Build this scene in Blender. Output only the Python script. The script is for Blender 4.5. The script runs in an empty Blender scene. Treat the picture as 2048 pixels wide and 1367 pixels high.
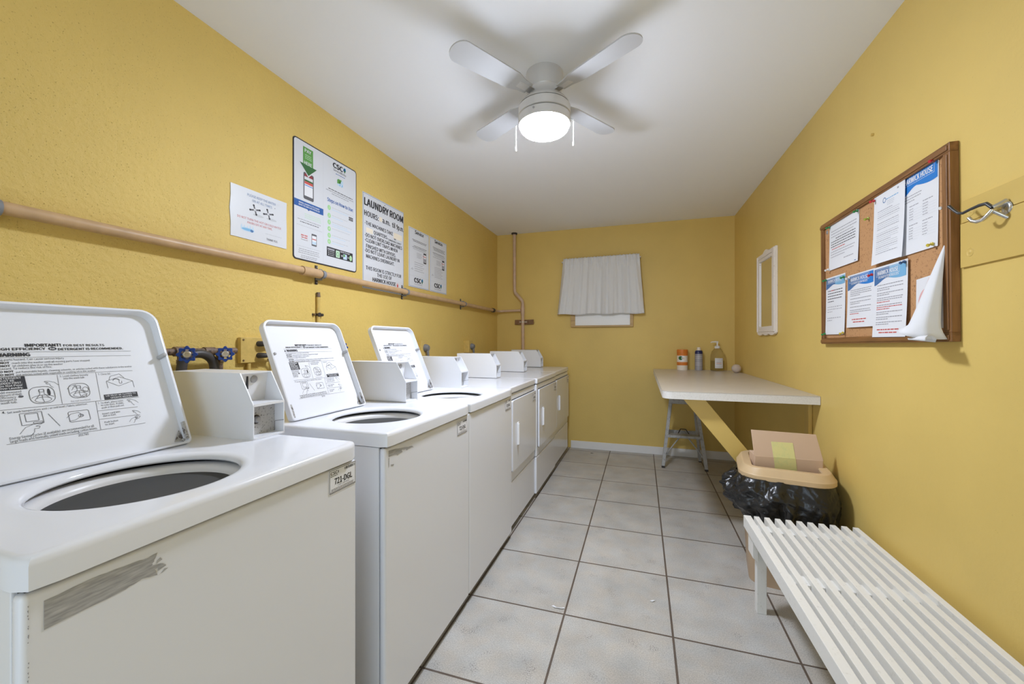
import bpy, bmesh, math, random
from mathutils import Matrix, Vector, noise
random.seed(7)
S = bpy.context.scene
COL = S.collection
PI = math.pi
RAD = math.radians

# ------------------------------------------------------------------ materials
def newmat(name):
    m = bpy.data.materials.new(name); m.use_nodes = True
    nt = m.node_tree
    return m, nt, nt.nodes, nt.links, nt.nodes['Principled BSDF']

def P(name, col, rough=.5, metal=0., spec=.5, coat=0., coatr=.1, bump=0., bscale=80., var=0., vscale=6., emit=None, estr=0., trans=0., ior=1.45, sheen=0.):
    m, nt, N, L, b = newmat(name)
    b.inputs['Base Color'].default_value = (*col, 1)
    b.inputs['Roughness'].default_value = rough
    b.inputs['Metallic'].default_value = metal
    b.inputs['Specular IOR Level'].default_value = spec
    b.inputs['Coat Weight'].default_value = coat
    b.inputs['Coat Roughness'].default_value = coatr
    b.inputs['Transmission Weight'].default_value = trans
    b.inputs['IOR'].default_value = ior
    if emit:
        b.inputs['Emission Color'].default_value = (*emit, 1)
        b.inputs['Emission Strength'].default_value = estr
    tc = None
    if bump or var:
        tc = N.new('ShaderNodeTexCoord')
    if var:
        n = N.new('ShaderNodeTexNoise'); n.inputs['Scale'].default_value = vscale; n.inputs['Detail'].default_value = 6
        L.new(tc.outputs['Object'], n.inputs['Vector'])
        r = N.new('ShaderNodeMapRange'); r.inputs[1].default_value = .3; r.inputs[2].default_value = .7
        r.inputs[3].default_value = 1 - var; r.inputs[4].default_value = 1 + var * .5
        L.new(n.outputs['Fac'], r.inputs[0])
        mx = N.new('ShaderNodeMix'); mx.data_type = 'RGBA'; mx.blend_type = 'MULTIPLY'; mx.inputs[0].default_value = 1
        mx.inputs[6].default_value = (*col, 1); L.new(r.outputs[0], mx.inputs[7]); L.new(mx.outputs[2], b.inputs['Base Color'])
    if bump:
        n = N.new('ShaderNodeTexNoise'); n.inputs['Scale'].default_value = bscale; n.inputs['Detail'].default_value = 4
        L.new(tc.outputs['Object'], n.inputs['Vector'])
        bp = N.new('ShaderNodeBump'); bp.inputs['Strength'].default_value = bump; bp.inputs['Distance'].default_value = .004
        L.new(n.outputs['Fac'], bp.inputs['Height']); L.new(bp.outputs['Normal'], b.inputs['Normal'])
    return m

def wall_mat(name, col, bump, pits):
    m, nt, N, L, b = newmat(name)
    tc = N.new('ShaderNodeTexCoord')
    b.inputs['Roughness'].default_value = .48; b.inputs['Specular IOR Level'].default_value = .3
    n1 = N.new('ShaderNodeTexNoise'); n1.inputs['Scale'].default_value = 1.6; n1.inputs['Detail'].default_value = 5
    n2 = N.new('ShaderNodeTexNoise'); n2.inputs['Scale'].default_value = 55; n2.inputs['Detail'].default_value = 6; n2.inputs['Roughness'].default_value = .6
    n3 = N.new('ShaderNodeTexNoise'); n3.inputs['Scale'].default_value = 190; n3.inputs['Detail'].default_value = 2
    for n in (n1, n2, n3): L.new(tc.outputs['Object'], n.inputs['Vector'])
    r1 = N.new('ShaderNodeMapRange'); r1.inputs[1].default_value = .3; r1.inputs[2].default_value = .7; r1.inputs[3].default_value = .93; r1.inputs[4].default_value = 1.05
    L.new(n1.outputs['Fac'], r1.inputs[0])
    mx = N.new('ShaderNodeMix'); mx.data_type = 'RGBA'; mx.blend_type = 'MULTIPLY'; mx.inputs[0].default_value = 1
    mx.inputs[6].default_value = (*col, 1); L.new(r1.outputs[0], mx.inputs[7])
    r3 = N.new('ShaderNodeMapRange'); r3.inputs[1].default_value = pits; r3.inputs[2].default_value = pits + .05; r3.inputs[3].default_value = 0; r3.inputs[4].default_value = .42
    L.new(n3.outputs['Fac'], r3.inputs[0])
    mx2 = N.new('ShaderNodeMix'); mx2.data_type = 'RGBA'; L.new(r3.outputs[0], mx2.inputs[0])
    L.new(mx.outputs[2], mx2.inputs[6]); mx2.inputs[7].default_value = (col[0] * .42, col[1] * .36, col[2] * .3, 1)
    L.new(mx2.outputs[2], b.inputs['Base Color'])
    bp = N.new('ShaderNodeBump'); bp.inputs['Strength'].default_value = bump; bp.inputs['Distance'].default_value = .006
    sb = N.new('ShaderNodeMath'); sb.operation = 'SUBTRACT'; L.new(n2.outputs['Fac'], sb.inputs[0]); L.new(r3.outputs[0], sb.inputs[1])
    L.new(sb.outputs[0], bp.inputs['Height']); L.new(bp.outputs['Normal'], b.inputs['Normal'])
    return m

T = .463
def floor_mat():
    m, nt, N, L, b = newmat('floor_tile')
    tc = N.new('ShaderNodeTexCoord')
    mp = N.new('ShaderNodeMapping'); mp.inputs['Location'].default_value = (.3353 + 6 * T, -1.3616 + 9 * T, 0)
    L.new(tc.outputs['Object'], mp.inputs['Vector'])
    br = N.new('ShaderNodeTexBrick'); br.offset = 0; br.squash = 1
    br.inputs['Scale'].default_value = 1; br.inputs['Brick Width'].default_value = T; br.inputs['Row Height'].default_value = T
    br.inputs['Mortar Size'].default_value = .0048; br.inputs['Mortar Smooth'].default_value = .15; br.inputs['Bias'].default_value = 0
    br.inputs['Color1'].default_value = (.455, .440, .412, 1); br.inputs['Color2'].default_value = (.50, .484, .455, 1); br.inputs['Mortar'].default_value = (.13, .10, .08, 1)
    L.new(mp.outputs[0], br.inputs['Vector'])
    n1 = N.new('ShaderNodeTexNoise'); n1.inputs['Scale'].default_value = 5.5; n1.inputs['Detail'].default_value = 5
    n2 = N.new('ShaderNodeTexNoise'); n2.inputs['Scale'].default_value = 210; n2.inputs['Detail'].default_value = 6; n2.inputs['Roughness'].default_value = .7
    n3 = N.new('ShaderNodeTexNoise'); n3.inputs['Scale'].default_value = 9; n3.inputs['Detail'].default_value = 3
    for n in (n1, n2, n3): L.new(tc.outputs['Object'], n.inputs['Vector'])
    r1 = N.new('ShaderNodeMapRange'); r1.inputs[1].default_value = .3; r1.inputs[2].default_value = .7; r1.inputs[3].default_value = .88; r1.inputs[4].default_value = 1.12
    L.new(n1.outputs['Fac'], r1.inputs[0])
    r2 = N.new('ShaderNodeMapRange'); r2.inputs[1].default_value = .35; r2.inputs[2].default_value = .65; r2.inputs[3].default_value = .74; r2.inputs[4].default_value = 1.2
    L.new(n2.outputs['Fac'], r2.inputs[0])
    mu = N.new('ShaderNodeMath'); mu.operation = 'MULTIPLY'; L.new(r1.outputs[0], mu.inputs[0]); L.new(r2.outputs[0], mu.inputs[1])
    # dark scuffs where the coarse noise peaks and the fine grain dips
    r3 = N.new('ShaderNodeMapRange'); r3.inputs[1].default_value = .60; r3.inputs[2].default_value = .70; L.new(n3.outputs['Fac'], r3.inputs[0])
    r4 = N.new('ShaderNodeMapRange'); r4.inputs[1].default_value = .49; r4.inputs[2].default_value = .41; L.new(n2.outputs['Fac'], r4.inputs[0])
    sc = N.new('ShaderNodeMath'); sc.operation = 'MULTIPLY'; L.new(r3.outputs[0], sc.inputs[0]); L.new(r4.outputs[0], sc.inputs[1])
    mx = N.new('ShaderNodeMix'); mx.data_type = 'RGBA'; mx.blend_type = 'MULTIPLY'; mx.inputs[0].default_value = 1
    n4 = N.new('ShaderNodeTexNoise'); n4.inputs['Scale'].default_value = 12; n4.inputs['Detail'].default_value = 4; L.new(tc.outputs['Object'], n4.inputs['Vector'])
    rp = N.new('ShaderNodeValToRGB'); rp.color_ramp.elements[0].position = .38; rp.color_ramp.elements[0].color = (.985, 1.0, 1.015, 1); rp.color_ramp.elements[1].position = .66; rp.color_ramp.elements[1].color = (1.03, .99, .945, 1)
    L.new(n4.outputs['Fac'], rp.inputs[0])
    mt = N.new('ShaderNodeMix'); mt.data_type = 'RGBA'; mt.blend_type = 'MULTIPLY'; mt.inputs[0].default_value = 1
    L.new(br.outputs['Color'], mt.inputs[6]); L.new(rp.outputs[0], mt.inputs[7])
    L.new(mt.outputs[2], mx.inputs[6]); L.new(mu.outputs[0], mx.inputs[7])
    mx2 = N.new('ShaderNodeMix'); mx2.data_type = 'RGBA'; L.new(sc.outputs[0], mx2.inputs[0]); L.new(mx.outputs[2], mx2.inputs[6]); mx2.inputs[7].default_value = (.2, .18, .17, 1)
    L.new(mx2.outputs[2], b.inputs['Base Color'])
    b.inputs['Roughness'].default_value = .42; b.inputs['Specular IOR Level'].default_value = .4
    inv = N.new('ShaderNodeMath'); inv.operation = 'SUBTRACT'; inv.inputs[0].default_value = 1; L.new(br.outputs['Fac'], inv.inputs[1])
    ad = N.new('ShaderNodeMath'); ad.operation = 'MULTIPLY_ADD'; ad.inputs[1].default_value = .06; L.new(n2.outputs['Fac'], ad.inputs[0]); L.new(inv.outputs[0], ad.inputs[2])
    bp = N.new('ShaderNodeBump'); bp.inputs['Strength'].default_value = .5; bp.inputs['Distance'].default_value = .003
    L.new(ad.outputs[0], bp.inputs['Height']); L.new(bp.outputs['Normal'], b.inputs['Normal'])
    return m

def wood_mat(name, c1, c2, rough=.45, scale=(3, 40, 40), rot=0.):
    m, nt, N, L, b = newmat(name)
    tc = N.new('ShaderNodeTexCoord'); mp = N.new('ShaderNodeMapping'); mp.inputs['Scale'].default_value = scale; mp.inputs['Rotation'].default_value = (0, 0, rot)
    L.new(tc.outputs['Object'], mp.inputs['Vector'])
    n = N.new('ShaderNodeTexNoise'); n.inputs['Scale'].default_value = 1; n.inputs['Detail'].default_value = 5; L.new(mp.outputs[0], n.inputs['Vector'])
    r = N.new('ShaderNodeValToRGB'); r.color_ramp.elements[0].position = .3; r.color_ramp.elements[0].color = (*c1, 1)
    r.color_ramp.elements[1].position = .7; r.color_ramp.elements[1].color = (*c2, 1)
    L.new(n.outputs['Fac'], r.inputs[0]); L.new(r.outputs[0], b.inputs['Base Color'])
    b.inputs['Roughness'].default_value = rough
    return m

def speckle_mat(name, base, dark, scale, thr, rough=.5):
    m, nt, N, L, b = newmat(name)
    tc = N.new('ShaderNodeTexCoord')
    n = N.new('ShaderNodeTexNoise'); n.inputs['Scale'].default_value = scale; n.inputs['Detail'].default_value = 4; n.inputs['Roughness'].default_value = .7
    L.new(tc.outputs['Object'], n.inputs['Vector'])
    r = N.new('ShaderNodeMapRange'); r.inputs[1].default_value = thr; r.inputs[2].default_value = thr + .1; L.new(n.outputs['Fac'], r.inputs[0])
    mx = N.new('ShaderNodeMix'); mx.data_type = 'RGBA'; L.new(r.outputs[0], mx.inputs[0])
    mx.inputs[6].default_value = (*base, 1); mx.inputs[7].default_value = (*dark, 1); L.new(mx.outputs[2], b.inputs['Base Color'])
    b.inputs['Roughness'].default_value = rough
    return m

YEL = (.69, .505, .150)
M = {}
M['wall_left'] = wall_mat('yellow_stucco', YEL, .75, .665)
M['wall'] = wall_mat('yellow_paint', (.69, .505, .155), .16, .74)
M['ceil'] = P('ceiling_paint', (.84, .865, .915), .8, spec=.2, bump=.12, bscale=26)
M['floor'] = floor_mat()
M['enamel'] = P('white_enamel', (.765, .785, .84), .15, spec=.4)
M['enamel2'] = P('white_sheet_metal', (.76, .775, .81), .28, spec=.45)
M['plastic'] = P('white_plastic', (.76, .76, .77), .35)
M['seam'] = P('dark_seam', (.05, .05, .05), .7)
M['toe'] = P('dark_toe_kick', (.05, .045, .04), .7)
M['steel'] = P('basket_steel', (.24, .24, .245), .35, metal=.2)
M['rubber'] = P('grey_rubber', (.42, .42, .43), .6)
M['rust'] = speckle_mat('worn_hinge', (.45, .44, .43), (.10, .08, .07), 90, .5)
M['scuff'] = wood_mat('scraped_metal', (.27, .27, .275), (.47, .47, .475), .45, (35, 260, 1), RAD(-28))
M['vault'] = speckle_mat('pitted_metal', (.45, .45, .45), (.08, .08, .08), 160, .56)
M['grey'] = P('grey_metal', (.36, .36, .37), .4, metal=.4)
M['black'] = P('black_ink', (.025, .025, .03), .6)
M['dgrey'] = P('dark_ink', (.10, .10, .11), .6)
M['mgrey'] = P('grey_ink', (.33, .33, .36), .6)
M['lgrey'] = P('pale_grey_ink', (.52, .54, .57), .6)
M['paper'] = P('white_paper', (.74, .75, .78), .7, spec=.2)
M['label'] = P('white_label', (.84, .86, .92), .3)
M['board'] = P('white_sign_board', (.63, .65, .69), .35)
M['cream'] = P('cream_patch', (.80, .72, .58), .6)
M['green'] = P('green_print', (.10, .30, .06), .5)
M['dgreen'] = P('dark_green_print', (.03, .13, .035), .5)
M['lgreen'] = P('light_green_print', (.32, .60, .25), .5)
M['pgreen'] = P('pale_green_print', (.50, .68, .52), .5)
M['blue'] = P('blue_print', (.02, .10, .34), .5)
M['bblue'] = P('bright_blue_print', (.02, .20, .60), .5)
M['steelblue'] = P('steel_blue_print', (.06, .16, .36), .5)
M['lblue'] = P('light_blue_print', (.18, .42, .66), .5)
M['pblue'] = P('pale_blue_print', (.48, .62, .75), .5)
M['red'] = P('red_print', (.55, .09, .08), .5)
M['dred'] = P('dark_red_print', (.25, .03, .04), .5)
M['pink'] = P('pale_red_print', (.72, .42, .42), .5)
M['teal'] = P('teal_print', (.02, .25, .32), .5)
M['tan'] = P('tan_pipe_paint', (.52, .345, .19), .42, var=.12, vscale=20)
M['pinkpipe'] = P('pink_beige_paint', (.60, .43, .30), .42, var=.1, vscale=18)
M['pipegrey'] = P('pipe_clamp_grey', (.22, .23, .25), .5)
M['darkmetal'] = P('dark_metal', (.06, .05, .045), .5, metal=.3)
M['rustpipe'] = speckle_mat('rusty_pipe', (.20, .13, .085), (.06, .04, .03), 70, .5, .6)
M['brass'] = P('aged_brass', (.22, .15, .08), .45, metal=.5)
M['hose'] = P('black_hose', (.055, .05, .05), .45)
M['knob'] = P('blue_handwheel', (.012, .055, .30), .35)
M['knobmetal'] = P('wheel_nut', (.62, .58, .52), .35, metal=.7)
M['yelpaint'] = P('yellow_painted_metal', (.62, .44, .13), .45, bump=.2, bscale=60, var=.15, vscale=30)
M['plug'] = P('grey_plug', (.17, .17, .175), .5)
M['alu'] = P('brushed_fan_metal', (.66, .66, .67), .34, metal=.35, spec=.5)
M['blade'] = P('white_fan_blade', (.50, .51, .53), .55)
M['lamp'] = P('lit_diffuser', (.9, .9, .9), .4, emit=(.88, .95, 1.10), estr=300)
M['curtain'] = P('white_cotton', (.72, .725, .74), .9, spec=.1, bump=.15, bscale=300)
M['winwood'] = wood_mat('yellowed_wood', (.40, .25, .09), (.56, .38, .15))
M['pane'] = P('white_window_pane', (.86, .87, .88), .25)
M['bracketwood'] = wood_mat('brown_wood', (.16, .08, .03), (.28, .15, .07), scale=(30, 30, 4))
M['base'] = P('white_baseboard', (.78, .77, .75), .4)
M['laminate'] = P('beige_laminate', (.57, .52, .455), .3, var=.04, vscale=10)
M['lamedge'] = speckle_mat('laminate_edge', (.70, .685, .655), (.64, .62, .59), 140, .5)
M['yelwood'] = P('yellow_painted_wood', (.63, .45, .13), .4, bump=.08, bscale=30)
M['stool'] = speckle_mat('worn_aluminium', (.40, .40, .39), (.30, .29, .28), 40, .52, .45)
M['bintan'] = P('tan_plastic', (.58, .42, .24), .42, var=.06, vscale=12)
M['binbody'] = P('beige_bin_plastic', (.48, .35, .23), .45)
M['bag'] = P('black_bag_plastic', (.012, .012, .013), .24, spec=.6, bump=.5, bscale=70)
M['card'] = P('cardboard', (.58, .42, .30), .8, spec=.1)
M['tape'] = speckle_mat('yellow_tape', (.66, .62, .27), (.60, .60, .27), 30, .5, .4)
M['benchpaint'] = speckle_mat('chipped_white_paint', (.78, .775, .75), (.66, .65, .62), 55, .60, .5)
M['cork'] = speckle_mat('cork', (.50, .27, .12), (.26, .12, .05), 120, .56, .85)
M['frame'] = wood_mat('oak_frame', (.16, .07, .02), (.29, .135, .045), scale=(6, 60, 60))
M['framev'] = wood_mat('oak_frame_upright', (.16, .07, .02), (.29, .135, .045), scale=(60, 6, 60))
M['mirframe'] = speckle_mat('distressed_white', (.76, .70, .64), (.40, .33, .28), 28, .64, .5)
M['mirror'] = P('mirror_glass', (.85, .85, .85), .03, metal=1.)
M['chrome'] = P('hook_chrome', (.62, .62, .62), .22, metal=.9)
M['hookblack'] = P('hook_black', (.04, .04, .04), .35)
M['pinred'] = P('pin_red', (.5, .03, .04), .3); M['pingreen'] = P('pin_green', (.03, .24, .07), .3)
M['pinyellow'] = P('pin_yellow', (.62, .50, .06), .3); M['pinwhite'] = P('pin_white', (.72, .70, .66), .3); M['pinblue'] = P('pin_blue', (.03, .09, .22), .3)
M['pinlime'] = P('pin_lime', (.35, .42, .06), .3)
M['orange'] = P('orange_plastic', (.66, .20, .03), .4)
M['ivory'] = P('ivory_label', (.80, .74, .66), .5)
M['navy'] = P('navy_plastic', (.012, .02, .10), .3)
M['silver'] = P('silver_label', (.36, .36, .40), .4, metal=.2)
M['clearplastic'] = P('clear_plastic', (.97, .95, .86), .06, trans=.97, ior=1.12)
M['liquid'] = P('amber_soap', (.93, .85, .52), .1, trans=.92, ior=1.12)
M['ball'] = P('felted_wool', (.58, .49, .42), .95, bump=.5, bscale=120)
M['leaf'] = P('dry_leaf', (.03, .03, .025), .7)
M['door'] = P('white_door_paint', (.74, .73, .70), .4)
M['light_backing'] = P('socket_dark', (.04, .04, .04), .7)

# ------------------------------------------------------------------ mesh builder
class B:
    def __init__(s):
        s.v = []; s.f = []; s.m = []; s.mats = []
    def mi(s, key):
        if key not in s.mats: s.mats.append(key)
        return s.mats.index(key)
    def add(s, vs, fs, key):
        o = len(s.v); s.v += [tuple(p) for p in vs]; k = s.mi(key)
        for f in fs: s.f.append(tuple(i + o for i in f)); s.m.append(k)
    def box(s, a, b, key):
        (x0, y0, z0), (x1, y1, z1) = a, b
        s.add([(x0, y0, z0), (x1, y0, z0), (x1, y1, z0), (x0, y1, z0), (x0, y0, z1), (x1, y0, z1), (x1, y1, z1), (x0, y1, z1)],
              [(0, 3, 2, 1), (4, 5, 6, 7), (0, 1, 5, 4), (1, 2, 6, 5), (2, 3, 7, 6), (3, 0, 4, 7)], key); return s
    def bbox(s, a, b, key, r=.004, seg=2):
        bm = bmesh.new()
        bmesh.ops.create_cube(bm, size=1)
        for v in bm.verts:
            v.co = Vector([(a[i] + b[i]) / 2 + v.co[i] * (b[i] - a[i]) for i in range(3)])
        bmesh.ops.bevel(bm, geom=list(bm.edges), offset=r, segments=seg, profile=.5, affect='EDGES')
        s.frombm(bm, key); return s
    def frombm(s, bm, key, mat=None):
        bm.verts.index_update()
        vs = [(mat @ v.co if mat else v.co.copy()) for v in bm.verts]
        s.add(vs, [[v.index for v in f.verts] for f in bm.faces], key); bm.free(); return s
    def prism(s, poly, lo, hi, key, ax=2):
        # poly of 2-D points extruded along axis ax from lo to hi
        def p(q, w):
            return {0: (w, q[0], q[1]), 1: (q[0], w, q[1]), 2: (q[0], q[1], w)}[ax]
        n = len(poly); vs = [p(q, lo) for q in poly] + [p(q, hi) for q in poly]
        fs = [tuple(range(n))[::-1], tuple(range(n, 2 * n))] + [(i, (i + 1) % n, n + (i + 1) % n, n + i) for i in range(n)]
        s.add(vs, fs, key); return s
    def lathe(s, prof, key, c=(0, 0, 0), n=32, a0=0, a1=2 * PI, closed=False):
        full = abs(a1 - a0 - 2 * PI) < 1e-6; k = n if full else n + 1
        vs = []; fs = []
        for i in range(k):
            a = a0 + (a1 - a0) * i / n
            for r, z in prof: vs.append((c[0] + r * math.cos(a), c[1] + r * math.sin(a), c[2] + z))
        m = len(prof)
        for i in range(n):
            j = (i + 1) % k
            for t in range(m - 1): fs.append((i * m + t, j * m + t, j * m + t + 1, i * m + t + 1))
            if closed: fs.append((i * m + m - 1, j * m + m - 1, j * m, i * m))
        s.add(vs, fs, key); return s
    def tube(s, pts, r, key, n=12, cap=True, radii=None):
        pts = [Vector(p) for p in pts]; vs = []; fs = []
        up = None
        for i, p in enumerate(pts):
            d = (pts[min(i + 1, len(pts) - 1)] - pts[max(i - 1, 0)]).normalized()
            if up is None:
                up = Vector((0, 0, 1)) if abs(d.z) < .9 else Vector((1, 0, 0))
            x = d.cross(up).normalized(); y = x.cross(d).normalized(); up = y
            rr = radii[i] if radii else r
            for k in range(n):
                a = 2 * PI * k / n; vs.append(p + x * rr * math.cos(a) + y * rr * math.sin(a))
        for i in range(len(pts) - 1):
            for k in range(n):
                fs.append((i * n + k, i * n + (k + 1) % n, (i + 1) * n + (k + 1) % n, (i + 1) * n + k))
        if cap:
            fs.append(tuple(range(n))[::-1]); fs.append(tuple(range((len(pts) - 1) * n, len(pts) * n)))
        s.add(vs, fs, key); return s
    # flat print on the plane z = w
    def poly(s, pts, key, w=.0005):
        s.add([(p[0], p[1], w) for p in pts], [tuple(range(len(pts)))], key); return s
    def rect(s, u0, v0, u1, v1, key, w=.0005):
        return s.poly([(u0, v0), (u1, v0), (u1, v1), (u0, v1)], key, w)
    def ell(s, u, v, a, b, key, w=.0005, n=20):
        return s.poly([(u + a * math.cos(2 * PI * i / n), v + b * math.sin(2 * PI * i / n)) for i in range(n)], key, w)
    def ring(s, u, v, a, b, t, key, w=.0005, n=24):
        vs = []; fs = []
        for i in range(n):
            c_, s_ = math.cos(2 * PI * i / n), math.sin(2 * PI * i / n)
            vs += [(u + a * c_, v + b * s_, w), (u + (a - t) * c_, v + (b - t) * s_, w)]
        for i in range(n):
            j = (i + 1) % n; fs.append((2 * i, 2 * j, 2 * j + 1, 2 * i + 1))
        s.add(vs, fs, key); return s
    def frame(s, u0, v0, u1, v1, t, key, w=.0005):
        s.rect(u0, v0, u1, v0 + t, key, w); s.rect(u0, v1 - t, u1, v1, key, w)
        s.rect(u0, v0 + t, u0 + t, v1 - t, key, w); s.rect(u1 - t, v0 + t, u1, v1 - t, key, w); return s
    def line(s, pts, t, key, w=.0005):
        for (a, b_), (c, d) in zip(pts[:-1], pts[1:]):
            l = math.hypot(c - a, d - b_) or 1; nx, ny = -(d - b_) / l * t / 2, (c - a) / l * t / 2
            s.poly([(a + nx, b_ + ny), (a - nx, b_ - ny), (c - nx, d - ny), (c + nx, d + ny)], key, w)
        return s
    def dash(s, u0, v, u1, h, key, w=.0005, gap=.35):
        # one line of print too small to read: word-long strokes
        u = u0
        while u < u1 - h:
            l = min(h * random.uniform(1.5, 4.5), u1 - u)
            s.rect(u, v - h * .37, u + l, v + h * .37, key, w); u += l + h * gap * 1.6
        return s
    def text(s, t, u, v, h, key, width=None, al='L', w=.0006, bold=0., res=2):
        polys, bw = glyphs(t, res)
        sx = h if width is None else width / bw
        tw = bw * sx; u0 = u - (tw / 2 if al == 'C' else tw if al == 'R' else 0)
        vs, fs = polys; e = bold * 1.5 * h
        for k, (dx, dy) in enumerate(((0, 0),) if not bold else ((-e, 0), (e, 0), (0, e * .6), (0, -e * .6))):
            s.add([(u0 + x * sx + dx, v + y * h + dy, w + k * .00002) for x, y in vs], fs, key)
        return s

_G = {}
try: SANS = bpy.data.fonts.load(bpy.utils.system_resource('DATAFILES', path='fonts') + '/Noto Sans CJK Regular.woff2')
except Exception: SANS = None
CAPH = [None]
def glyphs(t, res):
    k = (t, res)
    if k in _G: return _G[k]
    c = bpy.data.curves.new('t', 'FONT'); c.body = t; c.size = 40; c.resolution_u = res; c.fill_mode = 'BOTH'; c.dimensions = '2D'
    if SANS: c.font = SANS
    o = bpy.data.objects.new('t', c); COL.objects.link(o)
    dg = bpy.context.evaluated_depsgraph_get(); dg.update()
    me = o.evaluated_get(dg).to_mesh()
    if CAPH[0] is None: CAPH[0] = max(v.co.y for v in me.vertices)
    CAP = CAPH[0]
    vs = [(v.co.x / CAP, v.co.y / CAP) for v in me.vertices]; fs = [tuple(p.vertices) for p in me.polygons]
    x0 = min(v[0] for v in vs); x1 = max(v[0] for v in vs)
    vs = [(x - x0, y) for x, y in vs]
    bpy.data.objects.remove(o); bpy.data.curves.remove(c)
    _G[k] = ((vs, fs), x1 - x0); return _G[k]

def obj(name, b, parent=None, loc=None, rot=None, mat=None, smooth=30, bevel=0, seg=2, **props):
    me = bpy.data.meshes.new(name); me.from_pydata(b.v, [], b.f)
    for k in b.mats: me.materials.append(M[k])
    me.polygons.foreach_set('material_index', b.m)
    bm = bmesh.new(); bm.from_mesh(me)
    bmesh.ops.remove_doubles(bm, verts=bm.verts, dist=1e-6)
    if bevel:
        ed = [e for e in bm.edges if len(e.link_faces) == 2 and e.calc_face_angle(0) > RAD(35)]
        bmesh.ops.bevel(bm, geom=ed, offset=bevel, segments=seg, profile=.5, affect='EDGES')
    bm.to_mesh(me); bm.free()
    if smooth:
        me.shade_smooth(); me.set_sharp_from_angle(angle=RAD(smooth))
    me.update()
    o = bpy.data.objects.new(name, me); COL.objects.link(o)
    if smooth and smooth <= 60:
        wn = o.modifiers.new('face_weighted', 'WEIGHTED_NORMAL'); wn.keep_sharp = True; wn.weight = 100
    if parent: o.parent = parent
    if mat is not None: o.matrix_basis = mat
    if loc: o.location = loc
    if rot: o.rotation_euler = rot
    for k, v in props.items(): o[k] = v
    return o

def thing(name, label, cat, loc=(0, 0, 0), rotz=0, group=None, mat=None):
    o = bpy.data.objects.new(name, None); COL.objects.link(o); o.empty_display_size = .05
    if mat is not None: o.matrix_basis = mat
    else: o.location = loc; o.rotation_euler = (0, 0, rotz)
    return tag(o, label, cat, group)
def tag(o, label, cat, group=None):
    o['label'] = label; o['category'] = cat
    if group: o['group'] = group
    return o
def struct(name, b, **k):
    o = obj(name, b, **k); o['kind'] = 'structure'; return o
def copy_tree(o, parent=None):
    c = o.copy(); COL.objects.link(c)
    if parent: c.parent = parent
    for ch in [x for x in COL.objects if x.parent == o]: copy_tree(ch, c)
    return c
def kids(o): return [x for x in COL.objects if x.parent == o]

def frame(o, u, v):
    u = Vector(u).normalized(); v = Vector(v).normalized(); n = u.cross(v)
    return Matrix(((u.x, v.x, n.x, o[0]), (u.y, v.y, n.y, o[1]), (u.z, v.z, n.z, o[2]), (0, 0, 0, 1)))
def rrect(u0, v0, u1, v1, r, n=6, rs=None):
    rs = rs or (r, r, r, r); out = []
    for (cx, cy, a, q) in ((u1 - rs[0], v0 + rs[0], -90, rs[0]), (u1 - rs[1], v1 - rs[1], 0, rs[1]), (u0 + rs[2], v1 - rs[2], 90, rs[2]), (u0 + rs[3], v0 + rs[3], 180, rs[3])):
        for i in range(n + 1):
            t = RAD(a + 90 * i / n); out.append((cx + q * math.cos(t), cy + q * math.sin(t)))
    return out

glyphs('H', 2)                                       # cap height of the font
# room constants
LX, BY, CZ = -1.705, 4.705, 2.553
RY = -1.30                                           # wall behind the photographer
def RX(y): return .983 - .0117 * y                    # right wall, a touch out of square
def LW(y, z, off=0): return frame((LX + off, y, z), (0, 1, 0), (0, 0, 1))
RU = Vector((.0117, -1, 0)).normalized()
def RWf(y, z, off=0): return frame((RX(y) - off, y, z), RU, (0, 0, 1))
def BW(x, z, off=0): return frame((x, BY - off, z), (1, 0, 0), (0, 0, 1))

# ------------------------------------------------------------------ room shell
b = B(); b.box((LX - .1, RY - .1, -.1), (1.12, BY + .1, 0), 'floor'); struct('floor', b, smooth=0)
b = B(); b.box((LX - .1, RY - .1, CZ), (1.12, BY + .1, CZ + .1), 'ceil'); struct('ceiling', b, smooth=0)
b = B(); b.box((LX - .1, RY - .1, 0), (LX, BY + .1, CZ), 'wall_left'); struct('wall_left', b, smooth=0)
b = B(); b.box((LX, BY, 0), (1.05, BY + .1, CZ), 'wall'); struct('wall_back', b, smooth=0)
b = B(); b.prism([(RX(RY - .1), RY - .1), (1.12, RY - .1), (1.12, BY), (RX(BY), BY)], 0, CZ, 'wall'); struct('wall_right', b, smooth=0)
b = B()                                              # rear wall; unseen wide doorway added to let in fill light
b.box((LX, RY - .1, 0), (-1.05, RY, CZ), 'wall'); b.box((.70, RY - .1, 0), (.99, RY, CZ), 'wall'); b.box((-1.05, RY - .1, 2.06), (.70, RY, CZ), 'wall')
struct('wall_rear', b, smooth=0)
b = B()
b.box((-1.10, RY, 0), (-1.05, RY + .015, 2.11), 'door'); b.box((.70, RY, 0), (.75, RY + .015, 2.11), 'door'); b.box((-1.05, RY, 2.06), (.70, RY + .015, 2.11), 'door')
struct('trim_1', b, smooth=0)  # casing around the added doorway
b = B(); b.box((-.785, BY - .014, 0), (RX(BY) - .001, BY - .0005, .085), 'base'); struct('baseboard_back', b, smooth=0, bevel=.003)

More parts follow.
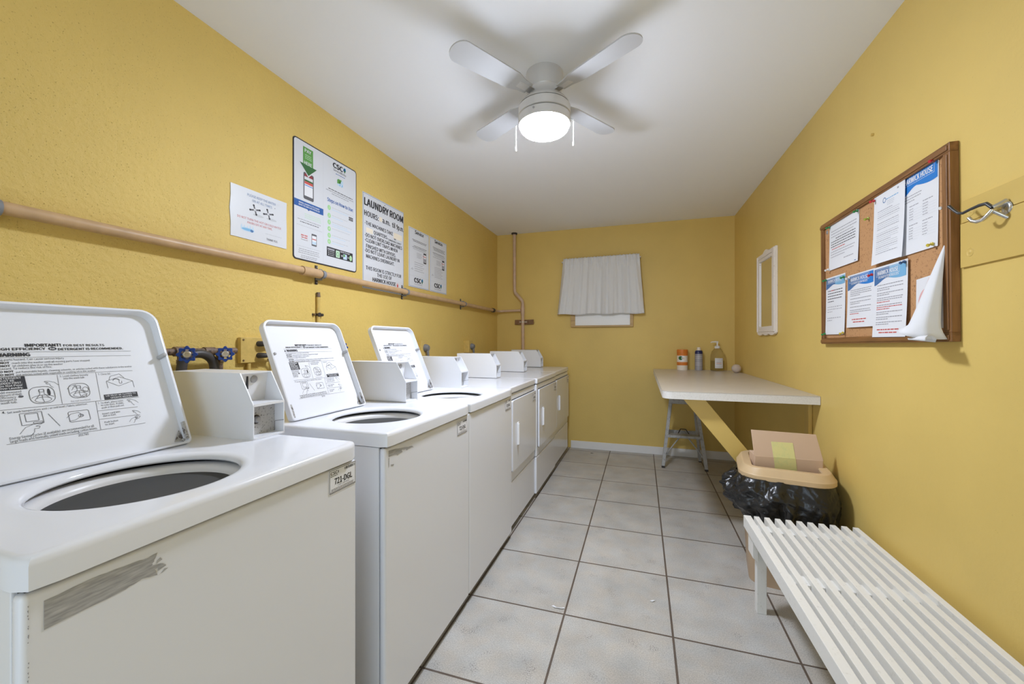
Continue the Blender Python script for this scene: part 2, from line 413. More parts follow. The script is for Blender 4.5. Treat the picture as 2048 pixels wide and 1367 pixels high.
# window behind the curtain
b = B()
b.box((-.783, BY - .03, 1.407), (-.733, BY, 2.12), 'winwood'); b.box((-.12, BY - .03, 1.407), (-.085, BY, 2.12), 'winwood')
b.box((-.733, BY - .03, 1.407), (-.12, BY, 1.426), 'winwood'); b.box((-.733, BY - .03, 2.07), (-.12, BY, 2.12), 'winwood')
w = struct('window_1', b, smooth=0, bevel=.002)
b = B(); b.box((-.733, BY - .014, 1.426), (-.12, BY - .002, 2.07), 'pane'); obj('pane', b, w, smooth=0)

# ------------------------------------------------------------------ ceiling fan with its lamp
FX, FY = -.452, 1.925
fan = thing('ceiling_fan', 'white ceiling fan with brushed metal body and a lit round lamp below', 'ceiling fan', (FX, FY, CZ))
Z = lambda z: z - CZ
b = B(); b.lathe([(.0, 0), (.090, 0), (.091, -.004), (.089, -.05), (.086, -.085)], 'alu', n=48)
b.lathe([(.0865, -.085), (.0835, -.088), (.083, -.10), (.086, -.118), (.098, -.132), (.112, -.142), (.120, -.152), (.124, -.163)], 'alu', n=48)
obj('canopy', b, fan, smooth=50)
b = B(); b.lathe([(.121, -.163), (.1225, -.164), (.1225, -.168), (.127, -.169), (.127, -.205), (.122, -.208)], 'alu', n=64); obj('motor_housing', b, fan, smooth=40)
b = B(); b.lathe([(0, -.207), (.119, -.207), (.120, -.212), (.1265, -.213), (.1265, -.246), (.125, -.252), (.122, -.252), (.1205, -.244)], 'alu', n=64)
lk = obj('lamp_ring', b, fan, smooth=40)
b = B(); b.lathe([(.1265, 0), (.1285, 0)], 'grey', n=8)
for a in (-100, 20, 140):
    b = B()
    t = Matrix.Rotation(RAD(a), 4, 'Z') @ Matrix.Translation((.1262, 0, -.225)) @ Matrix.Rotation(PI / 2, 4, 'Y')
    bm = bmesh.new(); bmesh.ops.create_cone(bm, cap_ends=True, segments=12, radius1=.005, radius2=.005, depth=.004); b.frombm(bm, 'grey', t); obj('screw', b, lk, smooth=30)
b = B(); b.lathe([(.1195, -.246), (.1195, -.258), (.116, -.268), (.106, -.278), (.088, -.287), (.06, -.293), (.03, -.2955), (.0, -.296)], 'lamp', n=64)
obj('lamp_diffuser', b, fan, smooth=60)
for k in range(4):
    a = RAD(58 + 90 * k)
    R_ = Matrix.Rotation(a, 4, 'Z') @ Matrix.Translation((0, 0, -.112)) @ Matrix.Rotation(RAD(9), 4, 'X')
    b = B(); pl = [(.105, -.030), (.15, -.034), (.175, -.042), (.20, -.050)] + [(.480 + .048 * math.cos(RAD(q)), .058 * math.sin(RAD(q))) for q in range(-90, 91, 15)] + [(.20, .050), (.175, .042), (.15, .034), (.105, .030)]
    b.prism(pl, -.003, .003, 'blade')
    bl = obj('fan_blade', b, fan, smooth=30, mat=R_)
    b = B(); b.box((.078, -.018, -.004), (.17, .018, -.0032), 'alu'); b.box((.078, -.018, -.004), (.112, .018, .004), 'alu'); obj('blade_iron', b, bl, smooth=0)
for px, py, z0, z1 in ((-.139, -.02, -.245, -.365), (.139, .02, -.235, -.36)):
    b = B(); s_ = 1 if px > 0 else -1
    b.tube([(px - s_ * .016, py, z0 + .008), (px - s_ * .004, py, z0 + .008), (px, py, z0 + .002), (px, py, z0 - .01)], .0025, 'alu', n=8)
    b.tube([(px, py, z0 - .01), (px, py, z1 + .03)], .0013, 'plastic', n=6)
    b.tube([(px, py, z1 + .03), (px, py, z1 + .02), (px, py, z1)], .003, 'plastic', n=8, radii=[.0015, .003, .0035])
    obj('pull_chain', b, fan, smooth=40)

# ------------------------------------------------------------------ laundry machines
def cabinet(b, w, d, z0, z1):
    b.box((-.35, -w, z0), (d, w, z1), 'enamel2')

def coin_box(parent, y0, w=.106):
    L0, X1, K, X2, H = -.275, .068, .10, .016, .192
    y1 = y0 + w; zb = .955; t = .003
    pf = [(L0, zb), (X1, zb), (X1, zb + K), (X2, zb + H), (L0, zb + H)]
    b = B()
    b.prism(pf, y0, y0 + t, 'enamel2', 1); b.prism(pf, y1 - t, y1, 'enamel2', 1)
    b.box((L0, y0, zb + H - t), (X2, y1, zb + H), 'enamel2'); b.box((L0, y0, zb), (L0 + t, y1, zb + H), 'enamel2')
    b.box((L0, y0, zb + .0005), (X1, y1, zb + .006), 'enamel2')
    b.box((X1 - .085, y0 + t, zb + K - .004), (X1, y1 - t, zb + K + .003), 'enamel2')
    cb = obj('coin_box', b, parent, smooth=0)
    b = B(); p = [(X2 - .032, zb + K + .003), (X2 - .026, zb + K + .003), (X2 - .012, zb + H - t), (X2 - .018, zb + H - t)]
    b.prism(p, y0 + t, y1 - t, 'enamel2', 1); sp = obj('slot_plate', b, cb, smooth=0)
    b = B(); b.box((X2 - .030, y0 + .032, zb + .142), (X2 - .0118, y0 + .0365, zb + .180), 'black'); obj('coin_slot', b, sp, smooth=0)
    b = B(); b.lathe([(0, 0), (.011, 0), (.011, .002), (.0095, .0025), (0, .0025)], 'grey', n=20)
    q = Vector((X2 - .0138, y0 + .056, zb + .170))
    obj('price_badge', b, sp, mat=frame(q, (0, 1, 0), (.16, 0, 1)), smooth=40)
    b = B(); b.box((X1 - .043, y0 + t, zb + .006), (X1 - .036, y1 - t, zb + K - .004), 'vault'); vp = obj('vault_plate', b, cb, smooth=0)
    b = B(); b.lathe([(0, .012), (.007, .012), (.0095, .009), (.0095, 0)], 'grey', n=20); b.lathe([(.0095, .003), (.013, .003), (.014, 0)], 'darkmetal', n=20)
    obj('lock', b, vp, mat=frame((X1 - .036, y0 + .038, zb + .052), (0, 1, 0), (0, 0, 1)), smooth=40)
    b = B(); b.line([(0, 0), (0, .028), (.036, .034)], .0012, 'dgrey'); 
    obj('vault_seam', b, cb, mat=frame((X1 - .034, y1 - t - .0006, zb + .008), (1, 0, 0), (0, 0, 1)), smooth=0)
    return cb

def sticker(parent, code, uc, zc, x=.3505, lettered=True):
    w, h = .104, .066
    b = B(); pts = rrect(-w / 2, -h / 2, w / 2, h / 2, .004, 3)
    b.poly(pts, 'label', .0004)
    b.frame(-w / 2 + .002, -h / 2 + .002, w / 2 - .002, h / 2 - .002, .0012, 'black', .0007)
    b.text('CSC', -w / 2 + .006, h / 2 - .015, .0085, 'black', .024, bold=.03, w=.0008)
    b.ell(-w / 2 + .034, h / 2 - .011, .0016, .004, 'dgrey', .0008, 10)
    for i in range(16): b.rect(.006 + i * .0026, h / 2 - .013, .006 + i * .0026 + random.choice((.0008, .0014, .002)), h / 2 - .006, 'black', .0008)
    b.dash(-w / 2 + .006, h / 2 - .0185, -w / 2 + .034, .0022, 'dgrey', .0008)
    b.text(code, .002, -h / 2 + .0235, .0155, 'black', .068, al='C', bold=.03, w=.0008)
    b.text('1-877-264-6622', .002, -h / 2 + .0165, .0045, 'dgrey', .044, al='C', w=.0008)
    for v in (.0125, .0092): b.dash(-w / 2 + .008, -h / 2 + v, w / 2 - .01, .0018, 'dgrey', .0008)
    b.rect(-w / 2 + .004, -h / 2 + .0042, w / 2 - .004, -h / 2 + .0066, 'mgrey', .0008)
    o = obj('asset_sticker', b, parent, mat=frame((x, uc, zc), (0, 1, 0), (0, 0, 1)), smooth=0)
    o['label'] = 'white sticker with black lettering and bar code'
    return o

def lid_print(b, w):
    c = lambda u: 1.025 * u - .0245
    d = lambda v: 1.025 * v - .003
    def tx(t, u0, u1, v, h, k='black', bold=0.): b.text(t, c(u0), d(v) - h / 2, h, k, c(u1) - c(u0), w=w, bold=bold)
    def ln(u0, v0, u1, v1, t=.0007, k='dgrey'): b.line([(c(u0), d(v0)), (c(u1), d(v1))], t, k, w)
    def pl(pts, t=.0008, k='dgrey'): b.line([(c(x), d(y)) for x, y in pts], t, k, w)
    tx('IMPORTANT!', .158, .2154, .2995, .0070, bold=.06); tx('FOR BEST RESULTS', .2201, .2957, .2985, .0058, bold=.025)
    tx('HIGH EFFICIENCY', .112, .1884, .2908, .0058, bold=.05); tx('DETERGENT IS RECOMMENDED.', .2096, .3321, .289, .0056, bold=.05)
    b.ell(c(.200), d(.2907), .0072, .0043, 'black', w); b.text('he', c(.1962), d(.2885), .0046, 'paper', .0076, w=w + .0002, bold=.03)
    ln(.100, .2845, .3478, .281, .0006)
    b.poly([(c(.100), d(.2738)), (c(.108), d(.2738)), (c(.104), d(.2812))], 'black', w)
    tx('WARNING', .1115, .1617, .2775, .0080, bold=.07)
    ln(.100, .2715, .3452, .2685, .0006)
    tx('Moving parts hazard. Can cause serious injury', .103, .2152, .2665, .0044)
    tx('DO NOT', .104, .129, .2595, .0044, bold=.045); tx('reach into the washer until all moving parts have stopped', .1325, .2595, .2585, .0044)
    tx('DO NOT', .104, .129, .2525, .0044, bold=.045); tx('let children play in or on the washer', .1325, .211, .252, .0044)
    tx('Fire hazard. To reduce the risk of fire:', .103, .1917, .2463, .0044)
    tx('DO NOT', .108, .132, .2395, .0044, bold=.045); tx('put flammable liquids, cleaning solvents, or articles soiled with these substances in the washer', .135, .3407, .2375, .0043)
    tx('DO NOT', .108, .132, .2325, .0044, bold=.045); tx('put articles soiled with vegetable or cooking oil in the washer', .135, .2661, .2312, .0043)
    ln(.100, .229, .3397, .2258, .0006)
    b.rect(c(.104), d(.198), c(.146), d(.2275), 'black', w)
    for i, t in enumerate(('DETERGENT', 'MUST BE', 'ADDED FIRST.', 'Do Not Pour', 'Over Laundry.')):
        b.text(t, c(.107), d(.2222 - i * .0055), .0042, 'paper', None if i == 1 else .034, w=w + .0002, bold=.02)
    for i, t in enumerate(('Add measured', 'amount of High', 'Efficiency', 'detergent to', 'wash tub.')):
        tx(t, .104, .136 if i < 2 else .127, .1935 - i * .0056, .0046)
    b.ell(c(.134), d(.182), .004, .0025, 'dgrey', w)
    def rr(u0, v0, u1, v1, r=.012, t=.0009):
        p = rrect(u0, v0, u1, v1, r, 4); pl(p + [p[0]], t)
    def arc(u, v, a, bb, a0, a1, t=.0008, n=12): pl([(u + a * math.cos(RAD(a0 + (a1 - a0) * i / n)), v + bb * math.sin(RAD(a0 + (a1 - a0) * i / n))) for i in range(n + 1)], t)
    def tub(u, v, s):
        rr(u - .0195 * s, v - .019 * s, u + .0195 * s, v + .019 * s, .013 * s, .001)
        arc(u, v - .009 * s, .0185 * s, .0085 * s, 20, 160); arc(u, v - .011 * s, .013 * s, .006 * s, 0, 360)
        pl([(u - .0035 * s, v + .012 * s), (u - .0035 * s, v + .002 * s), (u - .010 * s, v - .007 * s)]); pl([(u + .0035 * s, v + .012 * s), (u + .0035 * s, v + .002 * s), (u + .010 * s, v - .007 * s)])
        pl([(u, v), (u - .001, v - .007 * s), (u + .001, v - .017 * s)])
        rr(u - .004 * s, v + .007 * s, u + .004 * s, v + .013 * s, .001)
    def hand(u, v, s, fl=1):
        pl([(u + fl * x * s, v + y * s) for x, y in ((-.016, -.012), (-.008, -.002), (.002, .002), (.010, .003), (.012, .001), (.004, -.002), (.009, -.003), (.008, -.006), (.002, -.006), (.001, -.012), (-.004, -.018))], .0007)
    tub(.166, .1815, 1.0); hand(.183, .2105, .8, -1); b.ell(c(.177), d(.187), .0026, .0085, 'black', w)
    ln(.1968, .2257, .1936, .156)
    tx('2.', .2005, .2035, .2225, .0046); tx('Load clothes loosely', .2058, .2501, .222, .0046); tx('into the wash tub.', .2058, .2429, .216, .0046)
    tub(.2275, .184, .92); hand(.217, .197, .6); arc(.239, .186, .005, .006, 0, 360); arc(.2345, .170, .004, .003, 0, 360)
    tx('Do not overload', .209, .2424, .1596, .0044, 'mgrey')
    ln(.2652, .2256, .2614, .1553)
    tx('3.', .2687, .2715, .2215, .0046); tx('Close lid.', .2737, .2931, .221, .0046, 'dgrey')
    pl([(.281, .1835), (.281, .202), (.303, .187), (.334, .1975), (.334, .180)]); pl([(.281, .202), (.309, .211), (.334, .1975)]); pl([(.286, .203), (.291, .214), (.310, .219), (.318, .208)])
    arc(.3005, .1985, .0075, .008, 20, 150, .0016); pl([(.306, .200), (.306, .194), (.311, .194), (.311, .200)])
    b.rect(c(.2690), d(.1545), c(.3370), d(.1675), 'black', w)
    b.text('LID MUST BE CLOSED TO', c(.303), d(.1622), .0036, 'paper', .062, al='C', w=w + .0002, bold=.02); b.text('OPERATE WASHER.', c(.303), d(.1563), .0036, 'paper', .046, al='C', w=w + .0002, bold=.02)
    ln(.1, .1565, .3381, .1520)
    tx('4.', .1031, .107, .1512, .0046, bold=.03); tx('Set wash temperature and / or soil level / fabric selection.', .1095, .2356, .1498, .0043)
    rr(.1258, .1185, .1585, .1445, .0005); rr(.133, .1255, .152, .142, .0005); rr(.143, .1195, .157, .1228, .0005); hand(.140, .116, 1.25)
    ln(.1676, .1373, .1815, .1064, .0009)
    rr(.199, .111, .2345, .1355, .003); pl([(.195, .122), (.203, .130), (.216, .132), (.220, .128), (.218, .121), (.208, .1145), (.198, .114)]); arc(.2195, .1235, .0045, .0035, 0, 360); arc(.2205, .1235, .002, .0015, 0, 360)
    ln(.2516, .154, .2474, .083)
    tx('5.', .2545, .257, .1482, .0046); tx('To start, place coins', .2594, .3036, .1478, .0044); tx('in coin slots. If slide,', .2594, .3036, .1418, .0044); tx('push in then pull out.', .2594, .3036, .1355, .0044)
    hand(.321, .147, .8, -1); hand(.323, .117, .6, -1); hand(.316, .099, .7); pl([(.318, .101), (.324, .104), (.330, .1005), (.325, .096), (.318, .101)])
    ln(.2500, .1292, .3300, .1265); tx('Insert card into', .2575, .292, .1205, .0044); tx('slot to start.', .2575, .283, .115, .0044)
    ln(.2495, .1080, .3300, .1055); tx('Push button', .2575, .2835, .099, .0044); tx('to start.', .2575, .276, .0932, .0044)
    tx('Energy Saving Cycles (if available) are recommended for all', .105, .237, .0948, .0054); tx('large loads and normally soiled loads including cotton linens.', .105, .2418, .0883, .0054)
    ln(.0991, .0838, .3367, .0815)
    tx('201760', .2065, .2243, .0782, .0056)

HX = -.085                                             # lid hinge, from the washer's centre
def make_washer():
    t = thing('washing_machine', '', 'washing machine', (0, 0, 0), 0, 'white coin-operated top-load washers')
    b = B(); b.box((-.33, -.31, .0), (.30, .31, .045), 'toe'); obj('base', b, t, smooth=0)
    b = B(); b.box((-.35, -.328, .040), (.325, .328, .906), 'enamel2'); obj('cabinet', b, t, smooth=30, bevel=.004)
    b = B(); b.box((.327, -.330, .040), (.350, .330, .904), 'enamel'); obj('front_panel', b, t, smooth=40, bevel=.009, seg=4)
    b = B(); b.box((-.345, -.322, .900), (.342, .322, .9095), 'seam'); obj('gap_shade', b, t, smooth=0)  # dark filler, painted shade for the gap under the top
    # top: rounded slab with the round tub opening
    N_ = 96; hc = (.12, -.055); hr = .168
    def outl(ins, z):
        p = []
        x0, x1, y0, y1 = -.35 + ins, .358 - ins, -.3315 + ins, .3315 - ins; r = max(.022 - ins, .004)
        for i in range(N_):
            a = 2 * PI * i / N_ + .0001; dx, dy = math.cos(a), math.sin(a)
            tt = min((x1 - hc[0]) / dx if dx > 1e-9 else 9, (x0 - hc[0]) / dx if dx < -1e-9 else 9, (y1 - hc[1]) / dy if dy > 1e-9 else 9, (y0 - hc[1]) / dy if dy < -1e-9 else 9)
            x, y = hc[0] + dx * tt, hc[1] + dy * tt
            # round the four corners
            cx = x1 - r if x > x1 - r else x0 + r if x < x0 + r else None
            cy = y1 - r if y > y1 - r else y0 + r if y < y0 + r else None
            if cx is not None and cy is not None:
                l = math.hypot(x - cx, y - cy) or 1; x, y = cx + (x - cx) / l * r, cy + (y - cy) / l * r
            p.append((x, y, z))
        return p
    def circ(r, z): return [(hc[0] + r * math.cos(2 * PI * i / N_), hc[1] + r * math.sin(2 * PI * i / N_), z) for i in range(N_)]
    loops = [outl(.0, .908), outl(.0, .940), outl(.0015, .947), outl(.005, .952), outl(.012, .955), circ(hr + .022, .955), circ(hr + .014, .9545), circ(hr + .006, .9515), circ(hr + .001, .947), circ(hr - .001, .941), circ(hr + .002, .9375), circ(hr + .012, .936), circ(hr + .04, .936)]
    b = B(); vs = [p for l in loops for p in l]; fs = []
    for k in range(len(loops) - 1):
        for i in range(N_):
            j = (i + 1) % N_; fs.append((k * N_ + i, k * N_ + j, (k + 1) * N_ + j, (k + 1) * N_ + i))
    b.add(vs, fs, 'enamel')
    top = obj('top_panel', b, t, smooth=32)
    b = B(); b.lathe([(hr + .05, .922), (hr + .03, .927), (hr + .012, .9275), (hr + .0, .924), (hr - .007, .915), (hr - .010, .900), (hr - .011, .886), (hr - .006, .879), (hr + .02, .876)], 'plastic', (hc[0], hc[1], 0), n=72); obj('tub_ring', b, t, smooth=50)
    b = B(); b.lathe([(hr + .02, .862), (hr + .002, .858), (hr - .004, .850), (hr + .006, .838), (hr + .012, .70), (hr + .012, .56), (hr - .02, .54), (0, .535)], 'steel', (hc[0], hc[1], 0), n=72); obj('wash_basket', b, t, smooth=50)
    b = B(); b.lathe([(.0, .80), (.03, .80), (.036, .79), (.04, .70), (.055, .62), (.11, .56), (.14, .542)], 'plastic', (hc[0], hc[1], 0), n=32); obj('agitator', b, t, smooth=50)
    # open lid, leaning back on its hinge: local u along the wall, v up the lid, n towards the room
    a = RAD(22.8); LWd, LH, D = .405, .402, .024
    lm = frame((HX, -.252, .951), (0, 1, 0), (-math.sin(a), 0, math.cos(a)))
    N2 = 7; o1 = rrect(0, 0, LWd, LH, .03, N2, (.014, .04, .04, .014)); o2 = rrect(.003, .003, LWd - .003, LH - .003, .03, N2, (.012, .037, .037, .012))
    o0 = rrect(.005, .005, LWd - .005, LH - .005, .03, N2, (.012, .037, .037, .012)); i1 = rrect(.0065, .005, LWd - .0065, LH - .0065, .03, N2, (.011, .035, .035, .011)); i2 = rrect(.0095, .0085, LWd - .0095, LH - .0095, .03, N2, (.012, .033, .033, .012))
    lp = [(o0, -.003), (o1, 0), (o1, D - .002), (o2, D), (i1, D), (i1, D - .003), (i2, .0012)]
    b = B(); n = len(o1); vs = [(p[0], p[1], z) for l, z in lp for p in l]; fs = [tuple(range(n))[::-1]]
    for k in range(len(lp) - 1):
        for i in range(n): j = (i + 1) % n; fs.append((k * n + i, k * n + j, (k + 1) * n + j, (k + 1) * n + i))
    fs.append(tuple(range((len(lp) - 1) * n, len(lp) * n)))
    b.add(vs, fs, 'enamel'); lid = obj('lid', b, t, mat=lm, smooth=38)
    b = B(); lid_print(b, .0018); ip = obj('instruction_print', b, lid, smooth=0); ip['label'] = 'black printed washing instructions and warning'
    for u in (.011, LWd - .011):
        b = B(); b.lathe([(0, .029), (.004, .0285), (.0055, .0265), (.006, .002)], 'rubber', (u, .262, 0), n=20); obj('lid_bumper', b, lid, smooth=50)
    for u, s_ in ((.010, 1), (LWd - .010, -1)):
        b = B(); b.box((u - .003, .012, .016), (u + .003, .062, .0246), 'rust'); b.tube([(u - .004, .012, .006), (u + .004, .012, .006)], .006, 'rust', n=10)
        b.poly([(u - s_ * .004, .012), (u + s_ * .022, .014), (u + s_ * .004, .045)], 'rust', .0030); obj('hinge', b, lid, smooth=30)
    coin_box(t, .228)
    return t

WASH = [(.305, .008, .010, .010, '721-DGL', 'nearest white coin-operated washer with open lid and large grey scrape, stickered 721-DGL'),
        (1.100, 0, -.048, -.008, '722-DGL', 'second white coin-operated washer with open lid, small scrape on its front, stickered 722-DGL'),
        (1.764, 0, -.082, -.052, '723-DGL', 'third open-lid white coin-operated washer, standing between another washer and the first dryer')]
proto = make_washer()
for i, (y0, dz, dl, dc, code, lab) in enumerate(WASH):
    w_ = proto if i == 0 else copy_tree(proto)
    w_.location = (-1.13, y0 + .331, dz); w_['label'] = lab
    for ch in kids(w_):
        if ch.name.startswith('lid'): ch.location.y += dl
        if ch.name.startswith('coin_box'): ch.location.y += dc
WS = sorted([o for o in COL.objects if o.name.startswith('washing_machine')], key=lambda o: o.location.y)
for o, (y0, dz, dl, dc, code, lab) in zip(WS, WASH):
    sticker(o, code, .5945 - .331 - (.012 if dz == 0 else -.010), .868 if dz else .856)
def scuff(parent, pts, key='scuff'):
    b = B(); b.poly(pts, key, .0004)
    for q in ([(.150, .853), (.163, .856), (.158, .862), (.151, .860)], [(.148, .866), (.157, .869), (.154, .874), (.149, .871)], [(.155, .846), (.166, .850), (.160, .852)]): b.poly(q, key, .0005)
    for k in range(14):
        z_ = .890 - k * .006 - random.uniform(0, .005) - (.02 if k > 8 else 0); x_ = -.0015 + random.uniform(-.0006, .0006); b.poly([(x_, z_), (x_ + .0013, z_ + .0005), (x_ + .001, z_ - random.uniform(.001, .004)), (x_ + .0002, z_ - .001)], 'mgrey', .0004)
    o = obj('scrape_mark', b, parent, mat=frame((.3502, -.321, 0), (0, 1, 0), (0, 0, 1)), smooth=0); o['label'] = 'grey scrape in the white enamel'; return o
def jag(pts, n, amp, seed):
    r = random.Random(seed); out = []
    for (p, q) in zip(pts, pts[1:] + pts[:1]):
        rough = p[0] > .06 or q[0] > .06
        k = n if rough else 1
        for i in range(k):
            f = i / k; out.append((p[0] + (q[0] - p[0]) * f + (r.uniform(-amp, amp) if i else 0), p[1] + (q[1] - p[1]) * f + (r.uniform(-amp, amp) * .6 if i else 0)))
    return out
scuff(WS[0], jag([(.014, .886), (.014, .846), (.106, .848), (.128, .852), (.150, .846), (.146, .858), (.158, .862), (.141, .866), (.145, .874), (.150, .884), (.136, .882), (.110, .885), (.074, .888)], 4, .0012, 3))
b = B()
for p_ in ([(.019, .894), (.019, .874), (.052, .872), (.068, .866), (.10, .870), (.094, .876), (.118, .874), (.126, .868), (.150, .870), (.172, .868), (.160, .875), (.110, .882), (.060, .890)], [(.019, .870), (.023, .870), (.022, .842), (.019, .838)], [(.03, .846), (.05, .842), (.046, .838), (.034, .840)]):
    b.poly(jag(p_, 4, .0018, 5), 'scuff', .0004)
o = obj('scrape_mark', b, WS[1], mat=frame((.3502, -.331, 0), (0, 1, 0), (0, 0, 1)), smooth=0); o['label'] = 'grey scrape in the white enamel'
def make_dryer():
    t = thing('tumble_dryer', '', 'dryer', (0, 0, 0), 0, 'white coin-operated dryers')
    hw = .340
    b = B(); b.box((-.32, -hw + .01, 0), (.30, hw - .01, .045), 'toe'); obj('base', b, t, smooth=0)
    b = B(); b.box((-.34, -hw + .002, .042), (.318, hw - .002, .905), 'enamel2'); obj('cabinet', b, t, smooth=30, bevel=.004)
    b = B(); b.box((.319, -hw, .334), (.343, hw, .903), 'enamel'); obj('front_panel', b, t, smooth=40, bevel=.009, seg=4)
    b = B(); b.box((.319, -hw, .042), (.343, hw, .330), 'enamel'); obj('lower_panel', b, t, smooth=40, bevel=.008, seg=4)
    b = B(); b.box((-.335, -hw + .01, .898), (.335, hw - .01, .9095), 'seam'); obj('gap_shade', b, t, smooth=0)  # same dark filler, shade painted into the gap below the top
    b = B(); b.box((-.34, -hw - .002, .908), (.350, hw + .002, .952), 'enamel'); obj('top_panel', b, t, smooth=40, bevel=.010, seg=4)
    b = B(); p = rrect(-hw + .030, .400, hw - .012, .868, .014, 4); b.prism(p, .3435, .3450, 'seam', 0); obj('door_gasket', b, t, smooth=30)
    b = B(); p = rrect(-hw + .033, .403, hw - .014, .863, .012, 4); b.prism(p, .344, .358, 'enamel', 0)
    dr = obj('door', b, t, smooth=40, bevel=.003)
    b = B(); yh = -hw + .125
    b.bbox((.358, yh, .560), (.374, yh + .016, .702), 'plastic', .004); b.bbox((.357, yh + .002, .556), (.364, yh + .040, .706), 'plastic', .003)
    obj('handle', b, dr, smooth=40)
    for z in (.775, .465):
        b = B(); b.box((.3434, hw - .0125, z - .028), (.353, hw - .004, z - .006), 'dgrey'); b.box((.3434, hw - .0125, z + .006), (.353, hw - .004, z + .028), 'dgrey'); obj('hinge', b, dr, smooth=0)
    coin_box(t, .222)
    return t
DRY = [(2.431, 3.075, -1.143, 'first white coin-operated dryer beside the last washer, set slightly back', '724-DGL'),
       (3.075, 3.808, -1.129, 'middle white coin-operated dryer of the row, standing slightly proud of its neighbours', '725-DGL'),
       (3.812, 4.545, -1.139, 'farthest white coin-operated dryer, standing next to the back wall', '726-DGL')]
pd = make_dryer(); DS = []
for i, (y0, y1, xc, lab, code) in enumerate(DRY):
    o = pd if i == 0 else copy_tree(pd)
    o['label'] = lab; o.location = (xc, (y0 + y1) / 2, 0); DS.append(o)
    s = (y1 - y0 - .006) / .68; o.scale = (1, s, 1)
    for ch in kids(o):
        if ch.name.startswith('coin_box'):
            tgt = (2.986, 3.668, 4.345)[i] - .222 * s - (y0 + y1) / 2
            ch.location.y = tgt / s; ch.location.x = (-.012, 0, .01)[i]
bpy.context.view_layer.update()
for o, d_ in zip(DS, DRY): sticker(o, d_[4], .262, .818, x=.3586)

# ------------------------------------------------------------------ signs on the left wall
def sign(name, label, cat, y0, z0, b, group=None):
    o = obj(name, b, mat=LW(y0, z0, 0), smooth=0); return tag(o, label, cat, group)
F_ = .0035
# water notice
b = B(); b.prism([(0, 0), (.29, 0), (.291, .10), (.289, .16), (.291, .231), (0, .229), (.001, .18), (-.004, .12), (.001, .06)], 0, F_, 'board')
W_ = F_ + .0004
b.text('PLEASE KEEP THE WATER', .078, .197, .011, 'steelblue', .148, w=W_); b.text('ON AT ALL TIMES', .102, .177, .011, 'steelblue', .104, w=W_)
for u, v in ((.116, .143), (.186, .144)):
    for a in (15, 105, 195, 285):
        ca, sa = math.cos(RAD(a)), math.sin(RAD(a))
        b.line([(u, v), (u + .026 * ca * .95, v + .021 * sa)], .007, 'dgrey', W_); b.ell(u + .025 * ca, v + .0205 * sa, .005, .0045, 'black', W_ + .0001, 10)
    b.ell(u, v, .008, .0075, 'mgrey', W_ + .0002, 14); b.ell(u - .001, v + .001, .0045, .004, 'board', W_ + .0003, 12)
    b.ell(u + .018, v - .022, .028, .006, 'lgrey', W_ - .0001, 18)
b.text('DO NOT TURN THE HOT OR COLD WATER', .03, .088, .010, 'red', .227, w=W_); b.text('KNOBS OFF AT ANY TIME.', .078, .072, .010, 'red', .13, w=W_)
sp = [(.046, .040)]
for i in range(15): sp.append((.046 + .0046 * i, .052 + (.012 if i % 3 == 1 else .002 if i % 3 == 0 else -.003) * random.uniform(.6, 1.2)))
sp += [(.114, .040), (.10, .034), (.06, .034)]
b.poly(sp, 'pblue', W_); b.ell(.08, .043, .03, .006, 'lblue', W_ + .0001); b.ell(.1, .041, .008, .006, 'steelblue', W_ + .0002)
b.dash(.17, .048, .26, .004, 'lgrey', W_); b.text('THANK YOU.', .176, .018, .010, 'dgrey', .062, w=W_, bold=.02)
b.rect(.22, .181, .224, .184, 'dgrey', W_)
sign('water_notice', 'small white laminated notice asking to keep the water on at all times', 'sign', 1.293, 1.711, b)

def csc_logo(b, u, v, h, w):
    b.text('CSC', u, v, h, 'black', 2.9 * h, w=w, bold=.08)
    x = u + 3.5 * h; y = v + h * .55
    for dx, dy, k in ((-.12, .28, 'teal'), (.18, .30, 'bblue'), (-.2, -.02, 'blue'), (.22, .02, 'teal'), (.02, -.3, 'green')):
        b.ell(x + dx * h, y + dy * h, .2 * h, .26 * h, k, w, 10)
    b.poly([(x - .1 * h, y - .3 * h), (x + .1 * h, y - .3 * h), (x + .04 * h, y - .75 * h)], 'teal', w)
def phone(b, u0, v0, u1, v1, w, body='dgrey'):
    b.poly(rrect(u0, v0, u1, v1, (u1 - u0) * .12, 4), body, w)
    b.rect(u0 + (u1 - u0) * .09, v0 + (v1 - v0) * .13, u1 - (u1 - u0) * .09, v1 - (v1 - v0) * .15, 'paper', w + .0001)

# pay-by-phone sign
b = B(); b.prism(rrect(0, 0, .482, .633, .018, 5), 0, F_, 'black')
b.poly(rrect(.006, .006, .476, .627, .014, 5), 'board', W_); W1 = W_ + .0003
phone(b, .066, .328, .136, .470, W1)
b.rect(.074, .433, .128, .449, 'board', W1 + .0002); b.rect(.066 + .007, .449, .129, .464, 'dred', W1 + .0002)
b.rect(.073, .424, .129, .433, 'dgreen', W1 + .0003); b.rect(.073, .410, .129, .424, 'red', W1 + .0003); b.rect(.073, .401, .129, .405, 'bblue', W1 + .0003)
b.rect(.063, .505, .131, .604, 'green', W1 + .0004)
b.poly([(.034, .519), (.165, .515), (.099, .449)], 'board', W1 + .0003); b.poly([(.041, .513), (.157, .511), (.099, .458)], 'dgreen', W1 + .0005)
b.rect(.063, .5125, .131, .55, 'green', W1 + .0006)
b.text('PAY', .074, .578, .017, 'board', .043, w=W1 + .0008, bold=.03); b.text('HERE', .070, .512, .017, 'board', .052, w=W1 + .0008, bold=.03)
for i in range(3): b.dash(.076, .564 - i * .009, .122, .0036, 'pgreen', W1 + .0008)
